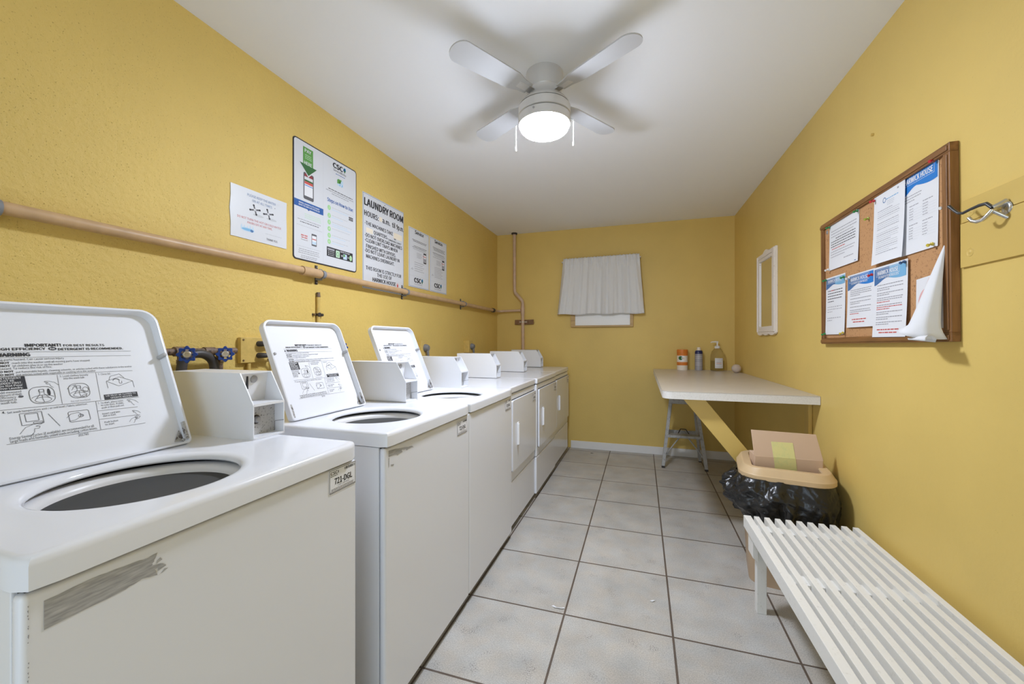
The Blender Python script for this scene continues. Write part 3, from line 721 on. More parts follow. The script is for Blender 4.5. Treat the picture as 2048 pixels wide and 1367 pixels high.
b.rect(.006, .277, .206, .313, 'blue', W1); b.poly([(.09, .278), (.11, .278), (.10, .27)], 'blue', W1)
b.text('MAKING LAUNDRY A LITTLE EASIER', .036, .297, .0075, 'paper', .14, w=W1 + .0002, bold=.02); b.text('ABOVE THE SIMPLE METHOD BELOW', .034, .285, .0075, 'paper', .144, w=W1 + .0002, bold=.02)
for i in range(3): b.dash(.074, .250 - i * .010, .190, .0048, 'pgreen', W1)
for v, u0, u1, k in ((.213, .028, .186, 'mgrey'), (.201, .044, .172, 'dgrey'), (.182, .022, .196, 'lgrey'), (.072, .024, .184, 'lgrey'), (.058, .036, .174, 'mgrey'), (.048, .034, .176, 'mgrey'), (.038, .032, .176, 'mgrey'), (.024, .050, .160, 'mgrey'), (.015, .048, .156, 'mgrey')):
    b.dash(u0, v, u1, .0048, k, W1)
phone(b, .121, .090, .157, .155, W1); b.rect(.125, .124, .153, .129, 'red', W1 + .0003); b.rect(.125, .100, .153, .114, 'pblue', W1 + .0003)
for i in range(3): b.dash(.050 + .004 * (i % 2), .132 - i * .011, .094, .0065, 'red' if i < 2 else 'lgrey', W1)
b.frame(.052, .108, .094, .138, .0015, 'pink', W1)
b.rect(.2045, .006, .2055, .627, 'lgrey', W1 - .0001)
csc_logo(b, .281, .582, .027, W1); b.text('ServiceWorks', .283, .563, .0125, 'dgrey', .105, w=W1, bold=.02); b.dash(.302, .551, .378, .005, 'blue', W1)
b.poly(rrect(.314, .488, .364, .528, .008, 4), 'pblue', W1); b.poly([(.314, .50), (.336, .503), (.352, .528), (.322, .528), (.314, .52)], 'green', W1 + .0001); b.ell(.336, .512, .008, .008, 'dgreen', W1 + .0002, 10); b.rect(.334, .490, .358, .502, 'lblue', W1 + .0001); b.ell(.346, .496, .005, .005, 'paper', W1 + .0002, 10)
b.dash(.244, .447, .446, .006, 'dgrey', W1); b.dash(.226, .435, .452, .0055, 'mgrey', W1); b.dash(.270, .423, .414, .0055, 'mgrey', W1)
b.text('Steps on How to Use:', .236, .371, .0205, 'blue', .214, w=W1, bold=.03)
for i, v in enumerate((.337, .292, .254, .216, .178, .143)):
    b.ell(.250, v, .0135, .0155, 'pgreen', W1 - .0001, 20); b.ell(.250, v, .0112, .013, 'lgreen', W1 + .0001, 20); b.text(str(i + 1), .250, v - .006, .012, 'paper', None, 'C', w=W1 + .0003, bold=.02)
    for k in range((2, 2, 3, 1, 2, 2)[i]): b.dash(.272, v + .006 - k * .011, (.446, .400, .438, .420, .425, .405)[i] - .04 * (k == 1), .005, 'lgrey' if k == 0 else 'pblue', W1)
for v in (.327, .315): b.poly(rrect(.413, v - .005, .449, v + .005, .002, 2), 'black', W1); b.text('Download' if v > .32 else 'Get it', .431, v - .002, .0045, 'paper', .024, 'C', w=W1 + .0002)
b.rect(.232, .058, .447, .112, 'black', W1); 
b.rect(.238, .094, .292, .105, 'mgrey', W1 + .0002)
for i in range(3): b.ell(.246, .087 - i * .010, .003, .003, 'paper', W1 + .0002, 8); b.dash(.254, .087 - i * .010, .290, .004, 'lgrey', W1 + .0002)
b.poly(rrect(.303, .063, .335, .104, .003, 2), 'pgreen', W1 + .0002); b.ring(.319, .083, .010, .013, .003, 'green', W1 + .0004)
b.text('+', .346, .072, .016, 'paper', .013, w=W1 + .0004, bold=.04); b.text('WAYS TO PAY', .340, .099, .008, 'paper', .08, w=W1 + .0004, bold=.02)
b.poly(rrect(.364, .063, .396, .094, .004, 3), 'pblue', W1 + .0002); b.rect(.366, .078, .380, .092, 'green', W1 + .0004); b.text('=', .402, .073, .012, 'paper', .010, w=W1 + .0004, bold=.03); b.ell(.429, .080, .012, .017, 'lgreen', W1 + .0002); b.ring(.429, .080, .008, .012, .002, 'paper', W1 + .0004)
sign('payment_sign', 'tall white black-edged sign with green arrow explaining payment by phone', 'sign', 1.623, 1.675, b)

# rules sign
b = B(); b.prism([(0, 0), (.466, 0), (.466, .62), (0, .62)], 0, F_, 'board'); b.frame(.004, .004, .462, .616, .0022, 'steelblue', W_); W1 = W_ + .0003
b.text('LAUNDRY ROOM', .016, .540, .046, 'black', .440, w=W1, bold=.045)
b.text('HOURS:', .016, .472, .034, 'black', .146, w=W1, bold=.03); b.text('a.m.', .208, .474, .034, 'black', .086, w=W1, bold=.03); b.text('til', .320, .474, .034, 'black', .036, w=W1, bold=.03); b.text('9p.m.', .374, .474, .034, 'black', .088, w=W1, bold=.03)
for t_, u, v, wd in (('-THE MACHINES TAKE', .020, .414, .308), ('QUARTERS', .112, .372, .146), ('-DO NOT OVERLOAD MACHINES', .020, .336, .424), ('-CLEAN LINT TRAYS WHEN', .020, .304, .364), ('FINISHED WITH DRYERS.', .034, .266, .330), ('-DO NOT LEAVE LAUNDRY IN', .020, .236, .390), ('MACHINES OVERNIGHT.', .034, .200, .312), ('THIS ROOM IS STRICTLY FOR', .031, .124, .402), ('THE USE OF', .147, .092, .168)):
    b.text(t_, u, v, .0235, 'black', wd, w=W1, bold=.025)
b.text('HARWICK HOUSE', .100, .056, .025, 'black', .262, w=W1, bold=.04); b.text('"CANADIAN COINS"', .262, .368, .012, 'black', .172, w=W1, bold=.02); b.text('NO', .345, .388, .012, 'black', .022, w=W1, bold=.02)
b.rect(.338, .398, .444, .440, 'cream', W1 - .0001); b.rect(.034, .366, .102, .398, 'cream', W1 - .0001); b.rect(.172, .476, .202, .506, 'cream', W1 - .0001)
b.ell(.387, .064, .012, .016, 'pink', W1); b.ell(.387, .060, .008, .010, 'red', W1 + .0001)
b.ell(.232, .600, .004, .004, 'dgrey', W1)
sign('rules_sign', 'white sign with black lettering headed LAUNDRY ROOM, partly behind the wall pipe', 'sign', 2.165, 1.59, b)

def service(title, title_w, extra):
    b = B(); b.prism([(0, 0), (.306, 0), (.306, .462), (0, .462)], 0, F_, 'board'); b.frame(.006, .006, .300, .456, .002, 'steelblue', W_); W1 = W_ + .0003
    b.text(title, .153, .425, .026, 'black', title_w, 'C', w=W1, bold=.05)
    vs = (.374, .364, .327, .316, .303) if not extra else (.384, .373, .362, .336, .325, .314, .300)
    for i, v in enumerate(vs): b.dash(.05 + .01 * (i % 3), v, .270 - .012 * (i % 2), .0055, 'dgrey' if i < 4 else 'mgrey', W1)
    phone(b, .218, .212, .262, .296, W1, 'black'); b.rect(.222, .225, .258, .252, 'mgrey', W1 + .0003); b.rect(.222, .262, .258, .272, 'pink', W1 + .0003)
    for i in range(4): b.dash(.114, .276 - i * .011, .196 - .01 * (i % 2), .005, 'mgrey', W1)
    b.line([(.20, .27), (.245, .268)], .003, 'red', W1 + .0004); b.line([(.19, .252), (.222, .240)], .003, 'pink', W1 + .0004)
    for i in range(5 + 2 * extra): b.dash(.080, (.214 if extra else .2) - i * (.0165 if not extra else .014), .226 - .02 * (i % 2), .005, 'mgrey', W1)
    b.line([(.03, .135), (.05, .150), (.05, .135), (.062, .142)], .003, 'mgrey', W1); b.ring(.256, .118, .012, .022, .002, 'pblue', W1)
    b.rect(.008, .088, .298, .0895, 'lgrey', W1)
    csc_logo(b, .078, .042, .034, W1); b.text('ServiceWorks', .080, .022, .013, 'mgrey', .118, w=W1)
    return b
sign('service_notice', 'white service notice with English heading, beside the laundry rules', 'sign', 2.703, 1.670, service('Service', .13, 0), 'service notices')
sign('service_notice', 'white service notice with Spanish heading, farthest sign along the wall', 'sign', 3.026, 1.670, service('Servicio', .142, 1), 'service notices')

# ------------------------------------------------------------------ plumbing and electrics
t = thing('wall_pipe', 'long tan-painted horizontal pipe clipped along the left wall', 'pipe', (-1.66, 1.7, 1.611))
b = B(); b.tube([(0, -2.6, .003), (0, 1, 0), (0, 2.80, -.004)], .0185, 'tan', n=20); obj('pipe_run', b, t, smooth=60)
b = B(); b.lathe([(.0185, -.062), (.024, -.062), (.024, .058), (.0185, .058)], 'tan', n=24); obj('coupling', b, t, mat=Matrix.Rotation(-PI / 2, 4, 'X'), smooth=40)
for y in (.605, 1.778, 2.61, 3.636):
    b = B(); b.lathe([(.0186, -.010), (.0225, -.010), (.0225, .010), (.0186, .010)], 'pipegrey', n=24)
    m_ = Matrix.Translation((0, y - 1.7, 0)) @ Matrix.Rotation(-PI / 2, 4, 'X')
    cl = obj('pipe_clamp', b, t, mat=m_, smooth=40)
    b = B(); b.box((-.046, -.052, -.008), (-.040, .052, .008), 'darkmetal'); b.box((-.041, -.030, -.008), (-.008, -.019, .008), 'pipegrey'); b.box((-.041, .019, -.008), (-.008, .030, .008), 'pipegrey'); b.box((-.040, -.046, -.004), (-.034, -.038, .004), 'grey'); b.box((-.040, .038, -.004), (-.034, .046, .004), 'grey'); obj('strap_ear', b, cl, smooth=0)
b = B(); b.lathe([(.019, -.03), (.025, -.03), (.025, .02), (.019, .02)], 'darkmetal', n=20); obj('dark_coupling', b, t, mat=Matrix.Translation((0, 2.74, -.004)) @ Matrix.Rotation(-PI / 2, 4, 'X'), smooth=40)
b = B(); b.tube([(0, 2.80, -.004), (0, 2.86, -.004), (.006, 2.915, -.004), (.03, 2.948, -.002), (.07, 2.955, 0), (.275, 2.955, .004)], .0145, 'pinkpipe', n=16); b.tube([(0, 2.775, -.004), (0, 2.83, -.004)], .02, 'tan', n=16); obj('elbow_run', b, t, smooth=60)

t = thing('riser_pipe', 'pinkish vertical pipe with a kink, running from the ceiling down the back wall', 'pipe', (-1.36, 4.655, 0))
b = B(); b.tube([(-.105, 0, 2.553), (-.103, 0, 1.90), (-.1, 0, 1.845), (-.092, 0, 1.825), (-.02, 0, 1.745), (-.006, 0, 1.725), (0, 0, 1.70), (.004, 0, 1.10), (.004, 0, .3)], .0195, 'pinkpipe', n=20); obj('pipe_run', b, t, smooth=60)
b = B(); b.lathe([(.0196, 0), (.036, 0), (.036, -.012), (.030, -.018), (.0196, -.018)], 'darkmetal', (-.105, 0, 2.5525), n=24); obj('ceiling_collar', b, t, smooth=40)
b = B(); b.lathe([(.0196, -.045), (.0235, -.045), (.0235, .045), (.0196, .045)], 'pinkpipe', (0, 0, 1.618), n=24); obj('tee_fitting', b, t, smooth=40)
b = B(); b.lathe([(.0197, -.006), (.022, -.006), (.022, .006), (.0197, .006)], 'knobmetal', (.002, 0, 1.475), n=24); b.box((-.045, .012, 1.469), (.05, .016, 1.481), 'knobmetal'); obj('pipe_strap', b, t, smooth=40)
b = B(); b.prism([(-.108, 1.444), (.125, 1.447), (.130, 1.47), (.124, 1.478), (.126, 1.504), (.06, 1.502), (-.106, 1.502)], .022, .0495, 'bracketwood', 1); o = obj('wood_block', b, t, smooth=0, bevel=.002)

def handwheel(parent, mat):
    b = B(); n = 48
    prof = []
    for k in range(n):
        a = 2 * PI * k / n; r = .0285 + .0038 * math.cos(8 * a)
        prof.append((r * math.cos(a), r * math.sin(a)))
    pin = [(.0185 * math.cos(2 * PI * k / n), .0185 * math.sin(2 * PI * k / n)) for k in range(n)]
    vs = [(x * .96, y * .96, 0) for x, y in prof] + [(x, y, .003) for x, y in prof] + [(x, y, .009) for x, y in prof] + [(x * .95, y * .95, .012) for x, y in prof] + [(x, y, .012) for x, y in pin] + [(x, y, 0) for x, y in pin]
    fs = []
    for k in range(6):
        for i in range(n): j = (i + 1) % n; fs.append((k * n + i, k * n + j, ((k + 1) % 6) * n + j, ((k + 1) % 6) * n + i))
    b.add(vs, fs, 'knob')
    for a in (0, 60, 120, 180, 240, 300):
        c_, s_ = math.cos(RAD(a)), math.sin(RAD(a)); b.tube([(.009 * c_, .009 * s_, .006), (.021 * c_, .021 * s_, .006)], .0038, 'knob', n=8)
    hwh = obj('handwheel', b, parent, mat=mat, smooth=40)
    b = B(); b.lathe([(.013, .004), (.0135, .010), (.011, .013), (.007, .0135), (.0065, .010), (0, .010)], 'knobmetal', n=24); obj('wheel_nut', b, hwh, smooth=40)
    b = B(); b.tube([(0, 0, -.055), (0, 0, .008)], .006, 'brass', n=12); b.lathe([(.0135, -.05), (.0135, -.028), (.010, -.022)], 'brass', n=6); obj('stem', b, hwh, smooth=30)
t = thing('shutoff_valve_set', 'rusty pipework with two blue valve wheels behind the nearest washers', 'valves', (-1.63, 1.10, 1.2))
aim = (Vector((.78, -.62, .02)).normalized())
def vm(p):
    n_ = aim; u_ = Vector((0, 0, 1)).cross(n_).normalized(); v_ = n_.cross(u_)
    return Matrix(((u_.x, v_.x, n_.x, p[0]), (u_.y, v_.y, n_.y, p[1]), (u_.z, v_.z, n_.z, p[2]), (0, 0, 0, 1)))
b = B(); b.tube([(-.078, -.20, .012), (-.02, -.19, .012), (0, -.17, .010), (0, .05, .008), (0, .16, .008)], .013, 'rustpipe', n=14)
b.tube([(0, -.075, .010), (0, -.035, .010)], .018, 'rustpipe', n=14); b.tube([(0, .03, .008), (0, .07, .008)], .017, 'rustpipe', n=14); obj('supply_pipe', b, t, smooth=50)
b = B(); b.tube([(.012, .085, .006), (.012, .085, -.03), (.012, .085, -.045)], .014, 'brass', n=14, radii=[.014, .014, .011]); b.tube([(.012, .085, -.024), (.012, .085, -.034)], .019, 'brass', n=6); b.tube([(.012, .085, -.04), (.012, .085, -.30)], .011, 'rustpipe', n=12); obj('brass_valve_body', b, t, smooth=30)
b = B(); b.tube([(.012, -.055, .006), (.012, -.055, -.03), (.012, -.055, -.06)], .015, 'rustpipe', n=14); b.tube([(.012, -.055, -.02), (.012, -.055, -.034)], .02, 'brass', n=6); obj('rusty_valve_body', b, t, smooth=30)
hp = []
for i in range(15):
    a = RAD(150 - 150 * i / 14); hp.append((.02, -.005 + .062 * math.cos(a), -.055 + .056 * math.sin(a) * 1.0))
hp = [(.02, -.075, -.20), (.02, -.066, -.08)] + hp + [(.02, .060, -.12), (.02, .063, -.24)]
b = B(); b.tube(hp, .0165, 'hose', n=16); obj('hose', b, t, smooth=60)
handwheel(t, vm((.055, -.066, 0))); handwheel(t, vm((.05, .079, -.003)))
t = thing('shutoff_valve', 'single blue valve wheel peeking out behind the second washer lid', 'valve', (-1.63, 1.79, 1.2))
b = B(); b.tube([(-.078, -.11, .008), (-.01, -.105, .008), (0, -.09, .008), (0, .04, .008)], .013, 'rustpipe', n=14); b.tube([(.012, .02, .006), (.012, .02, -.30)], .012, 'brass', n=14); obj('supply_pipe', b, t, smooth=50)
handwheel(t, vm((.05, .045, .012)))

t = thing('junction_box', 'yellow-painted wall box with two black plugs behind the second washer', 'outlet', (-1.705, 1.40, 1.15))
b = B(); b.bbox((-.001, -.075, 0), (.022, .075, .115), 'yelpaint', .004); obj('cover_plate', b, t, smooth=40)
for y, z in ((-.062, .104), (-.062, .012), (.062, .104), (.062, .012)):
    b = B(); b.lathe([(0, .003), (.0035, .003), (.005, .0)], 'brass', n=12); obj('screw', b, t, mat=frame((.022, y, z), (0, 1, 0), (0, 0, 1)), smooth=40)
for z, e in ((.086, .0), (.032, .01)):
    b = B(); b.tube([(.022, .012, z), (.040, .012, z), (.05, .02, z), (.052, .05, z)], .0105, 'hose', n=12, radii=[.013, .0125, .0115, .009])
    b.tube([(.052, .05, z), (.052, .085, z - .004), (.053, .105, z - .03), (.054, .115, z - .12), (.05, .118, z - .30)], .005, 'hose', n=10); pg = obj('plug', b, t, smooth=50)
b = B(); b.tube([(.012, -.03, -.002), (.012, -.03, -.3)], .009, 'yelpaint', n=12); obj('conduit', b, t, smooth=50)
t = thing('conduit', 'dark narrow vertical conduit clipped to the wall above the second washer', 'conduit', (-1.695, 1.785, .95))
b = B(); b.tube([(0, 0, 0), (0, 0, .54)], .010, 'yelpaint', n=12); b.tube([(.002, .0, .54), (.0, 0, .565)], .010, 'rustpipe', n=12); obj('tube', b, t, smooth=50)
b = B(); b.box((-.012, -.034, .437), (-.008, .034, .449), 'darkmetal'); b.tube([(-.008, 0, .443), (.0115, 0, .443)], .0118, 'darkmetal', n=12); b.tube([(-.010, .027, .443), (.006, .027, .443)], .008, 'darkmetal', n=10); b.tube([(-.010, -.025, .443), (.003, -.025, .443)], .006, 'brass', n=10); obj('clip', b, t, smooth=40)
b = B(); b.box((-.0128, -.016, .0), (-.0102, -.0085, .56), 'darkmetal'); obj('groove_shadow_strip', b, t, smooth=0); bpy.data.objects.remove(kids(t)[-1])

for y, lab in ((2.845, 'yellow painted outlet box with grey plug behind the first dryer'), (3.765, 'yellow painted outlet box with grey plug, nearer the back wall')):
    t = thing('outlet_box', lab, 'outlet', (-1.705, y, 1.13), 0, 'outlet boxes behind the dryers')
    b = B(); b.bbox((-.001, -.052, 0), (.058, .052, .122), 'yelpaint', .004); obj('box', b, t, smooth=40)
    b = B(); b.lathe([(.031, .0), (.031, .008), (.027, .022), (.020, .034), (.010, .036), (0, .036)], 'plug', n=28); pg = obj('plug', b, t, mat=frame((.058, .008, .062), (0, 1, 0), (0, 0, 1)), smooth=40)
    b = B(); b.tube([(.078, .008, .05), (.082, .012, .012), (.084, .02, -.04), (.075, .03, -.20)], .0085, 'plug', n=12, radii=[.014, .010, .0085, .0085]); obj('cord', b, t, smooth=50)
    b = B(); b.tube([(.025, -.022, .0), (.025, -.022, -.3)], .014, 'yelpaint', n=12); b.tube([(.022, .02, .0), (.022, .02, -.3)], .010, 'yelpaint', n=12); obj('conduit', b, t, smooth=50)

# ------------------------------------------------------------------ curtain
t = thing('curtain', 'short white gathered cafe curtain hanging over the small back window', 'curtain', (-.45, 4.632, 1.55))
def curtain():
    b = B(); nu, nv = 150, 44; vs = []; fs = []
    r = random.Random(5); ph = [r.uniform(0, 6) for _ in range(6)]
    for j in range(nv + 1):
        f = j / nv; z = 2.202 - .652 * f
        xa = -.862 + (-.936 + .862) * f; xb = -.020 + (.034 + .020) * f
        for i in range(nu + 1):
            g = i / nu; x = xa + (xb - xa) * g
            gathers = (math.sin(g * 150 + ph[0]) * .006 + math.sin(g * 97 + ph[1]) * .006)
            folds = (1 - abs(math.sin(g * 21 + ph[2] + .9 * math.sin(g * 9 + f))) * 1.6) * .020 + math.sin(g * 23 + ph[3]) * .012 + math.sin(g * 75 + ph[4] + f) * .007
            k = max(0, min(1, (f - .11) / .12)); pocket = .010 * math.exp(-((f - .055) / .04) ** 2)
            y = -(gathers * (1 - k * .75) + folds * k * (.45 + .55 * f)) - pocket + .012 * math.exp(-((f - .105) / .012) ** 2)
            zz = z + (.011 * (g - .5)) * (1 - f) + (.004 * math.sin(g * 150 + 1) if j == 0 else 0) + (.006 * math.sin(g * 19) if j == nv else 0)
            vs.append((x + .45, y, zz - 1.55))
    for j in range(nv):
        for i in range(nu): fs.append((j * (nu + 1) + i, (j + 1) * (nu + 1) + i, (j + 1) * (nu + 1) + i + 1, j * (nu + 1) + i + 1))
    b.add(vs, fs, 'curtain'); return b
o = obj('cloth', curtain(), t, smooth=180)
md = o.modifiers.new('thick', 'SOLIDIFY'); md.thickness = .0012
b = B(); b.tube([(-.43, .006, .612), (.445, .006, .622)], .005, 'plastic', n=10); b.box((-.432, .004, .605), (-.426, .0725, .618), 'plastic'); b.box((.438, .004, .615), (.444, .0725, .628), 'plastic'); obj('rod', b, t, smooth=40)

# ------------------------------------------------------------------ mirror, corkboard and what is pinned to it
# right-wall local frame: u towards the camera, v up, n into the room
t = thing('wall_mirror', 'narrow mirror in a distressed white scalloped frame on the right wall', 'mirror', mat=RWf(3.595, 1.31, .001))
w2, h2 = .228, .632
b = B()
for (u0, v0, u1, v1) in ((-w2, 0, -w2 + .052, h2), (w2 - .066, 0, w2, h2)):
    b.box((u0, v0, 0), (u1, v1, .016), 'mirframe'); b.box((u0 + .008, v0 + .008, .016), (u1 - .026 if u0 < 0 else u1 - .008, v1 - .008, .024), 'mirframe')
b.box((-w2 + .052, h2 - .058, 0), (w2 - .066, h2, .016), 'mirframe'); b.box((-w2 + .05, h2 - .034, .016), (w2 - .05, h2 - .008, .024), 'mirframe')
b.box((-w2 + .052, 0, 0), (w2 - .066, .052, .016), 'mirframe'); b.box((-w2 + .05, .010, .016), (w2 - .05, .036, .022), 'mirframe')
obj('frame', b, t, smooth=0, bevel=.002)
b = B(); n = 40; up = []; lo = []
for i in range(n + 1):
    u = -w2 + .01 + (2 * w2 - .02) * i / n; lo.append((u, -.006 - .012 * abs(math.sin(PI * 3 * i / n)))); up.append((u, .014))
b.prism(lo + up[::-1], .002, .018, 'mirframe'); obj('scalloped_edge', b, t, smooth=0)
b = B(); n = 24; pts = [(-.07 + .14 * i / n, h2 + .018 * math.sin(PI * i / n)) for i in range(n + 1)]
b.prism([(-.07, h2 - .005)] + pts + [(.07, h2 - .005)], .003, .018, 'mirframe'); obj('crest', b, t, smooth=0)
b = B(); b.box((-w2 + .045, .045, .003), (w2 - .06, h2 - .05, .008), 'mirror'); obj('mirror_glass', b, t, smooth=0)

BYc, BZ0 = 2.116, 1.240; bw, bh = .471, .640
TILT = Matrix.Rotation(RAD(.9), 4, 'Z')
t = thing('corkboard', 'wood-framed cork notice board covered in papers on the right wall', 'notice board', mat=RWf(BYc, BZ0, .001) @ TILT)
b = B(); b.box((-bw + .02, .02, .002), (bw - .02, bh - .02, .013), 'cork'); obj('cork_panel', b, t, smooth=0)
fw = .030
for (u0, v0, u1, v1, k) in ((-bw, 0, bw, fw, 'frame'), (-bw, bh - fw, bw, bh, 'frame'), (-bw, fw, -bw + fw, bh - fw, 'framev'), (bw - fw, fw, bw, bh - fw, 'framev')):
    b = B(); b.box((u0, v0, 0), (u1, v1, .024), k); b.box((u0 + (.010 if u0 < 0 and k == 'framev' else 0), v0 + .006, .024), (u1 - .008, v1 - .008, .0275), k); obj('frame_rail', b, t, smooth=0, bevel=.0015)
for u, v in ((BYc - 1.682, 1.852 - BZ0), (BYc - 2.535, 1.83 - BZ0)):
    b = B(); b.lathe([(0, .017), (.003, .017), (.004, .0155), (.009, .0150), (.0105, .0135), (.0105, .013)], 'grey', (u, v, 0), n=20); obj('washer_screw', b, t, smooth=40)

def paper(name, label, y_l, z_t, wd, ht, draw, off=.0145, curl=.006, group='papers pinned on the corkboard', seed=1, skew=0.):
    """a sheet with a slight curl; u=0 left edge, v=0 bottom; print follows the curl"""
    b = B(); nu, nv = 10, 14
    r = random.Random(seed); a1 = r.uniform(-.3, 1.0)
    def H(u, v):
        f = 1 - v / ht; g = u / wd
        return curl * (.25 + .75 * f * f * (1 + .5 * a1 * (g - .5)) + .25 * math.sin(PI * g) * f)
    vs = []; fs = []
    for j in range(nv + 1):
        for i in range(nu + 1):
            u, v = wd * i / nu, ht * j / nv; vs.append((u, v, H(u, v)))
    for j in range(nv):
        for i in range(nu): q = j * (nu + 1) + i; fs.append((q, q + 1, q + nu + 2, q + nu + 1))
    b.add(vs, fs, 'paper')
    k0 = len(b.v); draw(b)
    # cut print finely enough to follow the sheet by lifting each vertex on to it
    for i in range(k0, len(b.v)):
        u, v, w = b.v[i]; b.v[i] = (u, v, H(min(max(u, 0), wd), min(max(v, 0), ht)) + w + .0004)
    o = obj(name, b, mat=RWf(y_l, z_t - ht, off) @ Matrix.Rotation(skew, 4, 'Z'), smooth=180)
    return tag(o, label, 'paper', group)
def lines(b, u0, u1, v0, dv, n, h=.0036, k='mgrey', last=.6):
    for i in range(n): b.dash(u0, v0 - dv * i, u0 + (u1 - u0) * (last if i == n - 1 else 1 - .06 * (i % 2)), h, k, .0)
def header(b, wd, ht, hh, k1, k2, title, tw, sub=None, rip=True):
    n = 24
    def wave(i):
        g = i / n
        if g < .45: q = g / .45; k = 1 - .34 * q * q * (3 - 2 * q)
        else: k = .66 + .15 * math.sin(PI * .72 * (g - .45) / .55)
        return ht - hh * k
    for i in range(n):
        u0, u1 = max(wd * i / n, .003), min(wd * (i + 1) / n, wd - .003)
        b.poly([(u0, wave(i)), (u1, wave(i + 1)), (u1, ht - .006), (u0, ht - .006)], k1 if i < n * .47 else k2, .0001)
    b.text(title, wd * .12, ht - hh * .45, hh * .235, 'paper', tw, w=.0005, bold=.03)
    x0, x1, z0, z1 = wd * .08, wd * .12 + tw + wd * .04, ht - hh * .515, ht - hh * .14
    b.line([(x0, z0), (x1, z0), (x1, z1), (x0, z1), (x0, z0)], .0011, 'paper', .0005)
    if sub: b.text(sub, wd * .16, ht - hh * .645, hh * .105, 'paper', wd * .62, w=.0005, bold=.03)
def d1(b):
    for i in range(3): b.dash(.02, .196 - i * .014, .272 - .03 * (i == 2), .0048, 'mgrey', .0)
    for i in range(4): b.dash(.02 + (.05 if i == 0 else 0), .154 - i * .0125, .262, .0056, 'dgrey', .0)
    b.dash(.03, .104, .17, .0052, 'red', .0); lines(b, .02, .265, .090, .013, 3, .0044); b.dash(.16, .040, .25, .005, 'mgrey', .0)
    b.rect(.262, .006, .276, .0095, 'steelblue', .0002)
paper('pinned_notice', 'plain white typed notice pinned at the upper left of the corkboard', 2.512, 1.848, .292, .234, d1, seed=2)
def d3(b):
    header(b, .200, .300, .085, 'bblue', 'bblue', 'HARWICK HOUSE', .150)
    lines(b, .02, .12, .215, .010, 3)
    for v0 in (.175, .105):
        for c_ in (.052, .125): b.dash(c_, v0, c_ + .05, .0038, 'mgrey', .0)
        for r_ in range(5):
            b.dash(.052, v0 - .011 - r_ * .0095, .075, .0032, 'mgrey', .0); b.dash(.125, v0 - .011 - r_ * .0095, .152, .0032, 'mgrey', .0); b.rect(.05, v0 - .0165 - r_ * .0095, .19, v0 - .0160 - r_ * .0095, 'lgrey', .0)
paper('pinned_notice', 'notice with bright blue letterhead and two tables at the upper right of the corkboard', 1.920, 1.870, .202, .302, d3, seed=3, curl=.004)
def d2(b):
    b.ring(.075, .252, .011, .011, .003, 'steelblue', .0); b.dash(.088, .252, .165, .005, 'lblue', .0)
    for i in range(3): b.dash(.095, .242 - i * .007, .140, .003, 'lgrey', .0)
    b.rect(.158, .270, .168, .277, 'mgrey', .0)
    for i in range(22):
        if i in (5, 10): continue
        b.dash(.03, .215 - i * .0083, .175 if i % 5 else .13, .0034, 'lgrey' if i % 3 else 'mgrey', .0)
paper('pinned_letter', 'white typed letter overlapping the blue-headed sheet on the corkboard', 2.088, 1.858, .205, .292, d2, off=.0180, seed=4, curl=.014)
def d4(b):
    header(b, .205, .296, .060, 'steelblue', 'lblue', 'HARWICK HOUSE', .140)
    for i in range(5): b.dash(.022, .226 - i * .014, .180 - (.09 if i == 4 else 0), .0056, 'dgrey', .0)
    b.dash(.06, .226, .09, .0058, 'red', .0002)
    for v0, n in ((.142, 3), (.085, 2)):
        for i in range(n): b.dash(.022, v0 - i * .0125, .175 - (.09 if i == n - 1 else 0), .0045, 'mgrey', .0, gap=.9)
paper('pinned_notice', 'narrow blue-headed notice pinned at the lower left corner of the corkboard', 2.552, 1.579, .207, .297, d4, seed=5)
def d5(b):
    header(b, .222, .246, .072, 'steelblue', 'bblue', 'HARWICK HOUSE', .150, 'LAUNDRY ROOM RULES')
    v = .172
    for n in (4, 1, 2, 1, 3):
        for i in range(n): b.dash(.028, v, .205 - (.09 if i == n - 1 and n > 1 else 0), .0042, 'red' if (n == 3 and i == 2) else 'mgrey', .0); v -= .0085
        v -= .0062
    b.dash(.05, .036, .175, .0062, 'red', .0); b.dash(.062, .024, .165, .0062, 'red', .0)
paper('pinned_notice', 'blue-headed laundry notice in the middle of the lower row on the corkboard', 2.322, 1.558, .228, .246, d5, seed=6, curl=.008)
def d6(b):
    header(b, .214, .288, .074, 'steelblue', 'lblue', 'HARWICK HOUSE', .138, 'DUMPSTER RULES')
    v = .212
    for n in (1, 2, 2, 3, 3, 2, 2, 2):
        for i in range(n): b.dash(.024, v, .195 - (.08 if i == n - 1 and n > 1 else 0), .0042, 'red' if n == 3 and i >= 1 and v < .15 else 'mgrey', .0); v -= .0080
        v -= .0046
    b.dash(.035, .030, .185, .0062, 'red', .0); b.dash(.050, .018, .170, .0062, 'red', .0)
paper('pinned_notice', 'blue-headed dumpster notice overlapping its neighbour at the lower centre of the corkboard', 2.086, 1.555, .220, .290, d6, off=.0190, seed=7, curl=.011)
